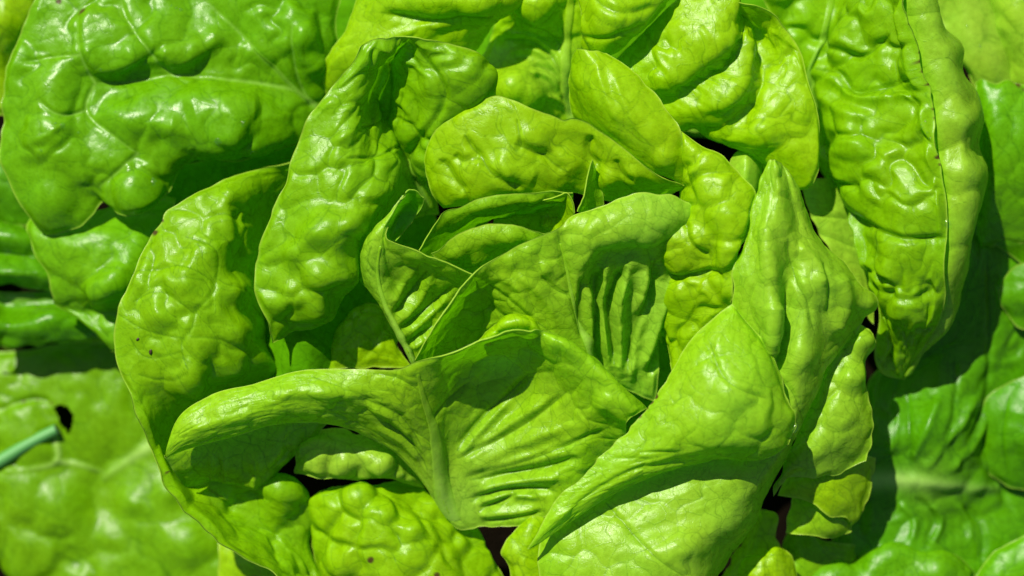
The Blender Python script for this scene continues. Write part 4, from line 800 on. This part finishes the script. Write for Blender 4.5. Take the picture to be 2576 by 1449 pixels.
leaf('M1', H, """1842 764 20,1848 771 20,1853 780 20; 1800 795 20,1835 812 40,1892 820 20; 1744 850 20,1800 860 60,1860 865 70,1930 866 30; 1690 930 25,1760 930 80,1850 930 100,1920 925 80,1964 936 30; 1645 1005 25,1730 1000 80,1830 1000 115,1920 1000 90,1985 1005 30;
 1606 1053 20,1690 1060 70,1790 1070 105,1890 1070 90,1960 1070 60,2004 1060 20; 1559 1099 20,1640 1110 50,1740 1115 80,1840 1115 90,1920 1115 60,1987 1110 15; 1509 1149 15,1590 1150 35,1690 1145 50,1790 1140 50,1870 1140 40,1937 1147 5;
 1459 1206 10,1530 1200 25,1610 1185 30,1700 1170 20,1760 1163 5,1819 1154 -5; 1409 1243 5,1460 1250 15,1530 1230 15,1600 1205 5,1662 1189 -10; 1372 1300 0,1400 1300 10,1450 1280 5,1522 1256 -15; 1349 1346 -5,1365 1340 0,1390 1330 -5,1432 1317 -20; 1326 1380 -15,1330 1381 -15,1340 1377 -18,1353 1369 -22""",
 HEART, "yellow green flap folded over the lower right of the heart with a scarred rim", seed=61, step=2.3, cell=80, amp=5, sub2=0.1, wob=4, fine=26, seeds=[(1840, 1000), (1900, 1040), (1790, 1080), (1760, 960), (1850, 930)],
 bumps=[(1850, 990, 60, 14), (1800, 1080, 60, 10), (1900, 1060, 45, 10)], veins=[([(1855, 785), (1925, 870), (1962, 955), (1990, 1030)], 4, 4), ([(1790, 870), (1830, 960), (1920, 1000)], 4, 4)], pale=[(1840, 1020, 90, 0.2)],
 ridges=[([(1820, 1150), (1700, 1160), (1600, 1180)], 8, -8), ([(1620, 1170), (1520, 1220), (1440, 1280)], 7, -6)],
 brown=[(1652, 997, 6), (1638, 1012, 7), (1625, 1025, 6), (1610, 1046, 6)], jag=2)

# ------------------------------------------------------------------ small things
def drop_material():
    m = bpy.data.materials.new("water"); m.use_nodes = True
    nt = m.node_tree; nt.nodes.clear()
    out = nt.nodes.new("ShaderNodeOutputMaterial"); mx = nt.nodes.new("ShaderNodeMixShader")
    tr = nt.nodes.new("ShaderNodeBsdfTransparent"); tr.inputs[0].default_value = (0.97, 1, 0.95, 1)
    gl = nt.nodes.new("ShaderNodeBsdfGlossy"); gl.inputs["Roughness"].default_value = 0.08
    mx.inputs[0].default_value = 0.08; nt.links.new(tr.outputs[0], mx.inputs[1]); nt.links.new(gl.outputs[0], mx.inputs[2])
    nt.links.new(mx.outputs[0], out.inputs[0])
    return m
WATER = drop_material()
def drop(key, x, y, r, label, sx=1.0, h=0.55):
    c, n = surf_at(key, x, y)
    M, K = 16, 7
    V = []
    t = np.cross(n, (0.3, 0.9, 0.1)); t /= np.linalg.norm(t); b = np.cross(n, t)
    rng = np.random.default_rng(int(x * 7 + y))
    lob = 1 + 0.08 * rng.normal(size=3)
    for i in range(K):
        a = i / (K - 1) * math.pi / 2
        rr = math.cos(a) if i < K - 1 else 0.02
        for j in range(M):
            q = 2 * math.pi * j / M
            e = 1 + 0.08 * math.sin(2 * q + lob[0] * 5)
            V.append(c + (t * math.cos(q) * rr * e * sx + b * math.sin(q) * rr * e) * r * S + n * (math.sin(a) * h * r - 0.12 * r) * S)
    i = np.arange(K - 1)[:, None]; j = np.arange(M)[None, :]; j2 = (j + 1) % M
    F = np.stack([i * M + j, (i + 1) * M + j, (i + 1) * M + j2, i * M + j2], -1).reshape(-1, 4)
    q0 = np.array(V); fn = np.cross(q0[F[:, 1]] - q0[F[:, 0]], q0[F[:, 3]] - q0[F[:, 0]]); fc = q0[F].mean(1) - (c - n * r * S)
    if (fn * fc).sum() < 0: F = F[:, ::-1]
    V = np.array(V)
    o = link("water_droplet", mesh_from("water_droplet", V - c, F, None, WATER))
    o.location = c
    return tag(o, label, "water drop", "water drops on the leaves")
drop('A', 385, 455, 17, "large oval water drop near the lower edge of the upper left leaf", 0.75)
drop('A', 159, 317, 9, "round water drop beside the bright shine on the upper left leaf")
drop('A', 548, 352, 13, "wide flat water drop on the long blister of the upper left leaf", h=0.3)
drop('A', 633, 369, 10, "water drop at the right end of the long blister, upper left leaf", h=0.35)
drop('A', 605, 312, 10, "faint oval water drop highest on the long blister, upper left leaf", 0.7, h=0.3)
for x, y, r, t in ((432, 17, 4, "leftmost of four tiny water drops in a row atop the upper left leaf"), (445, 23, 4, "second of four tiny water drops in a row atop the upper left leaf"),
    (455, 26, 6, "largest of four water drops in a row atop the upper left leaf"), (491, 36, 4, "rightmost of four tiny water drops in a row atop the upper left leaf"),
    (254, 165, 5, "tiny water drop on the left crescent blister of the upper left leaf"), (200, 336, 4, "tiny water drop right of the shine near the left border"),
    (109, 381, 4, "lowest tiny water drop at the left of the upper left leaf"), (299, 287, 4, "tiny water drop at the left end of the long blister, upper left leaf"), (142, 312, 4, "very small water drop just left of the round one, upper left leaf")):
    drop('A', x, y, r, t)
drop('P1', 2433, 66, 6, "small water drop on the pale blurred leaf in the top right corner")
drop('P1', 2465, 117, 5, "second, lower water drop on the pale leaf in the top right corner")
for (x, y, r), t in zip(((2341, 306, 5), (2336, 312, 3), (2338, 322, 4), (2346, 332, 4), (2342, 345, 5), (2350, 348, 4)), ("topmost", "second", "third", "fourth", "fifth", "lowest")):
    drop('N', x, y, r, t + " of six tiny water drops beside the browned rim of the long right leaf")
drop('N', 2432, 565, 11, "flat water drop on the folded back of the long right leaf", h=0.35)
drop('O', 2095, 457, 6, "water drop on the pale leaf base under the hanging leaf")
for x, y, r, t in ((1243, 1072, 5, "largest of four tiny water drops"), (1258, 1066, 3, "second from right of four tiny water drops"), (1269, 1062, 3, "rightmost of four tiny water drops"), (1239, 1085, 3, "lowest of four tiny water drops")):
    drop('X', x, y, r, t + " on a rib of the front cup leaf")
drop('Z1', 1010, 1191, 4, "tiny water drop on the pale leaf under the front cup leaf")
drop('M1', 2000, 1078, 14, "hanging water drop at the right fold of the large flap", 0.8, h=0.9)

def plain(name, colr, rough=0.6):
    m = bpy.data.materials.new(name); m.use_nodes = True
    nt = m.node_tree; p = nt.nodes["Principled BSDF"]; p.inputs["Roughness"].default_value = rough
    no = nt.nodes.new("ShaderNodeTexNoise"); no.inputs["Scale"].default_value = 600; no.inputs["Detail"].default_value = 3
    mr = nt.nodes.new("ShaderNodeMix"); mr.data_type = 'RGBA'
    mr.inputs[6].default_value = (*[c * 0.75 for c in colr], 1); mr.inputs[7].default_value = (*[min(1, c * 1.25) for c in colr], 1)
    nt.links.new(no.outputs["Fac"], mr.inputs[0]); nt.links.new(mr.outputs[2], p.inputs["Base Color"])
    return m
CRUMB = plain("crumb", (0.05, 0.03, 0.012))
def crumb(key, x, y, r, ang, label):
    c, n = surf_at(key, x, y)
    t = np.array([math.cos(ang), math.sin(ang), 0.0]); t -= n * (t @ n); t /= np.linalg.norm(t); b = np.cross(n, t)
    rng = np.random.default_rng(int(x + y)); V = []
    M, K = 8, 6
    for i in range(K):
        a = (i / (K - 1) - 0.5) * math.pi * 0.96
        for j in range(M):
            q = 2 * math.pi * j / M; k = 1 + 0.15 * rng.normal()
            V.append((t * math.sin(a) * 1.7 + (b * math.cos(q) + n * 0.7 * math.sin(q)) * math.cos(a) * k) * r * S + n * 0.4 * r * S)
    i = np.arange(K - 1)[:, None]; j = np.arange(M)[None, :]; j2 = (j + 1) % M
    F = np.stack([i * M + j, i * M + j2, (i + 1) * M + j2, (i + 1) * M + j], -1).reshape(-1, 4)
    o = link("soil_crumb", mesh_from("soil_crumb", np.array(V), F, None, CRUMB)); o.location = c
    return tag(o, label, "crumb", "dark crumbs on the leaves")
crumb('E', 379, 885, 4.5, 1.3, "larger dark crumb on the broad leaf left of the heart")
crumb('E', 349, 852, 3.0, 0.7, "smaller dark crumb on the broad leaf left of the heart")

def shoot():
    # cut hollow green stalk lying across the lower left leaf
    L = smooth_line([(-60, 1192), (0, 1160), (70, 1118), (143, 1080)], 30)
    z = np.linspace(-600, -592, 30)
    C = to_world(np.c_[L, z]); T = np.gradient(C, axis=0); T /= np.linalg.norm(T, axis=1, keepdims=True)
    B = np.cross(T, (0, 0, 1.0)); B /= np.linalg.norm(B, axis=1, keepdims=True); U = np.cross(B, T)
    r = np.linspace(20, 15, 30) * S
    M = 18
    ang = np.linspace(0, 2 * math.pi, M, endpoint=False)
    def ring(Ci, i, k): return Ci[i] + (B[i][None] * np.cos(ang)[:, None] + U[i][None] * np.sin(ang)[:, None]) * r[i] * k
    R = [ring(C, i, 1.0) for i in range(30)] + [ring(C, 29, 0.7)] + [ring(C, 27, 0.65)] + [ring(C, 26, 0.05)]
    V = np.concatenate(R); n = len(R)
    i = np.arange(n - 1)[:, None]; j = np.arange(M)[None, :]; j2 = (j + 1) % M
    F = np.stack([i * M + j, i * M + j2, (i + 1) * M + j2, (i + 1) * M + j], -1).reshape(-1, 4)
    o0 = C[15]
    e = bpy.data.objects.new("cut_stalk", None); col.objects.link(e); e.location = o0
    e.empty_display_size = 0.01
    tag(e, "blue green round cut stalk poking in from the left border", "stalk")
    nb = 30 * M
    st = link("stem", mesh_from("stem", V[:nb] - o0, F[:29 * M], None, plain("stalk_green", (0.10, 0.34, 0.085), 0.45)), e)
    F2 = np.stack([i[:3] * M + j, i[:3] * M + j2, (i[:3] + 1) * M + j2, (i[:3] + 1) * M + j], -1).reshape(-1, 4)
    link("cut_end", mesh_from("cut_end", V[29 * M:] - o0 + T[29] * 0.0002, F2, None, plain("stalk_cut", (0.32, 0.42, 0.25), 0.7)), e)
shoot()
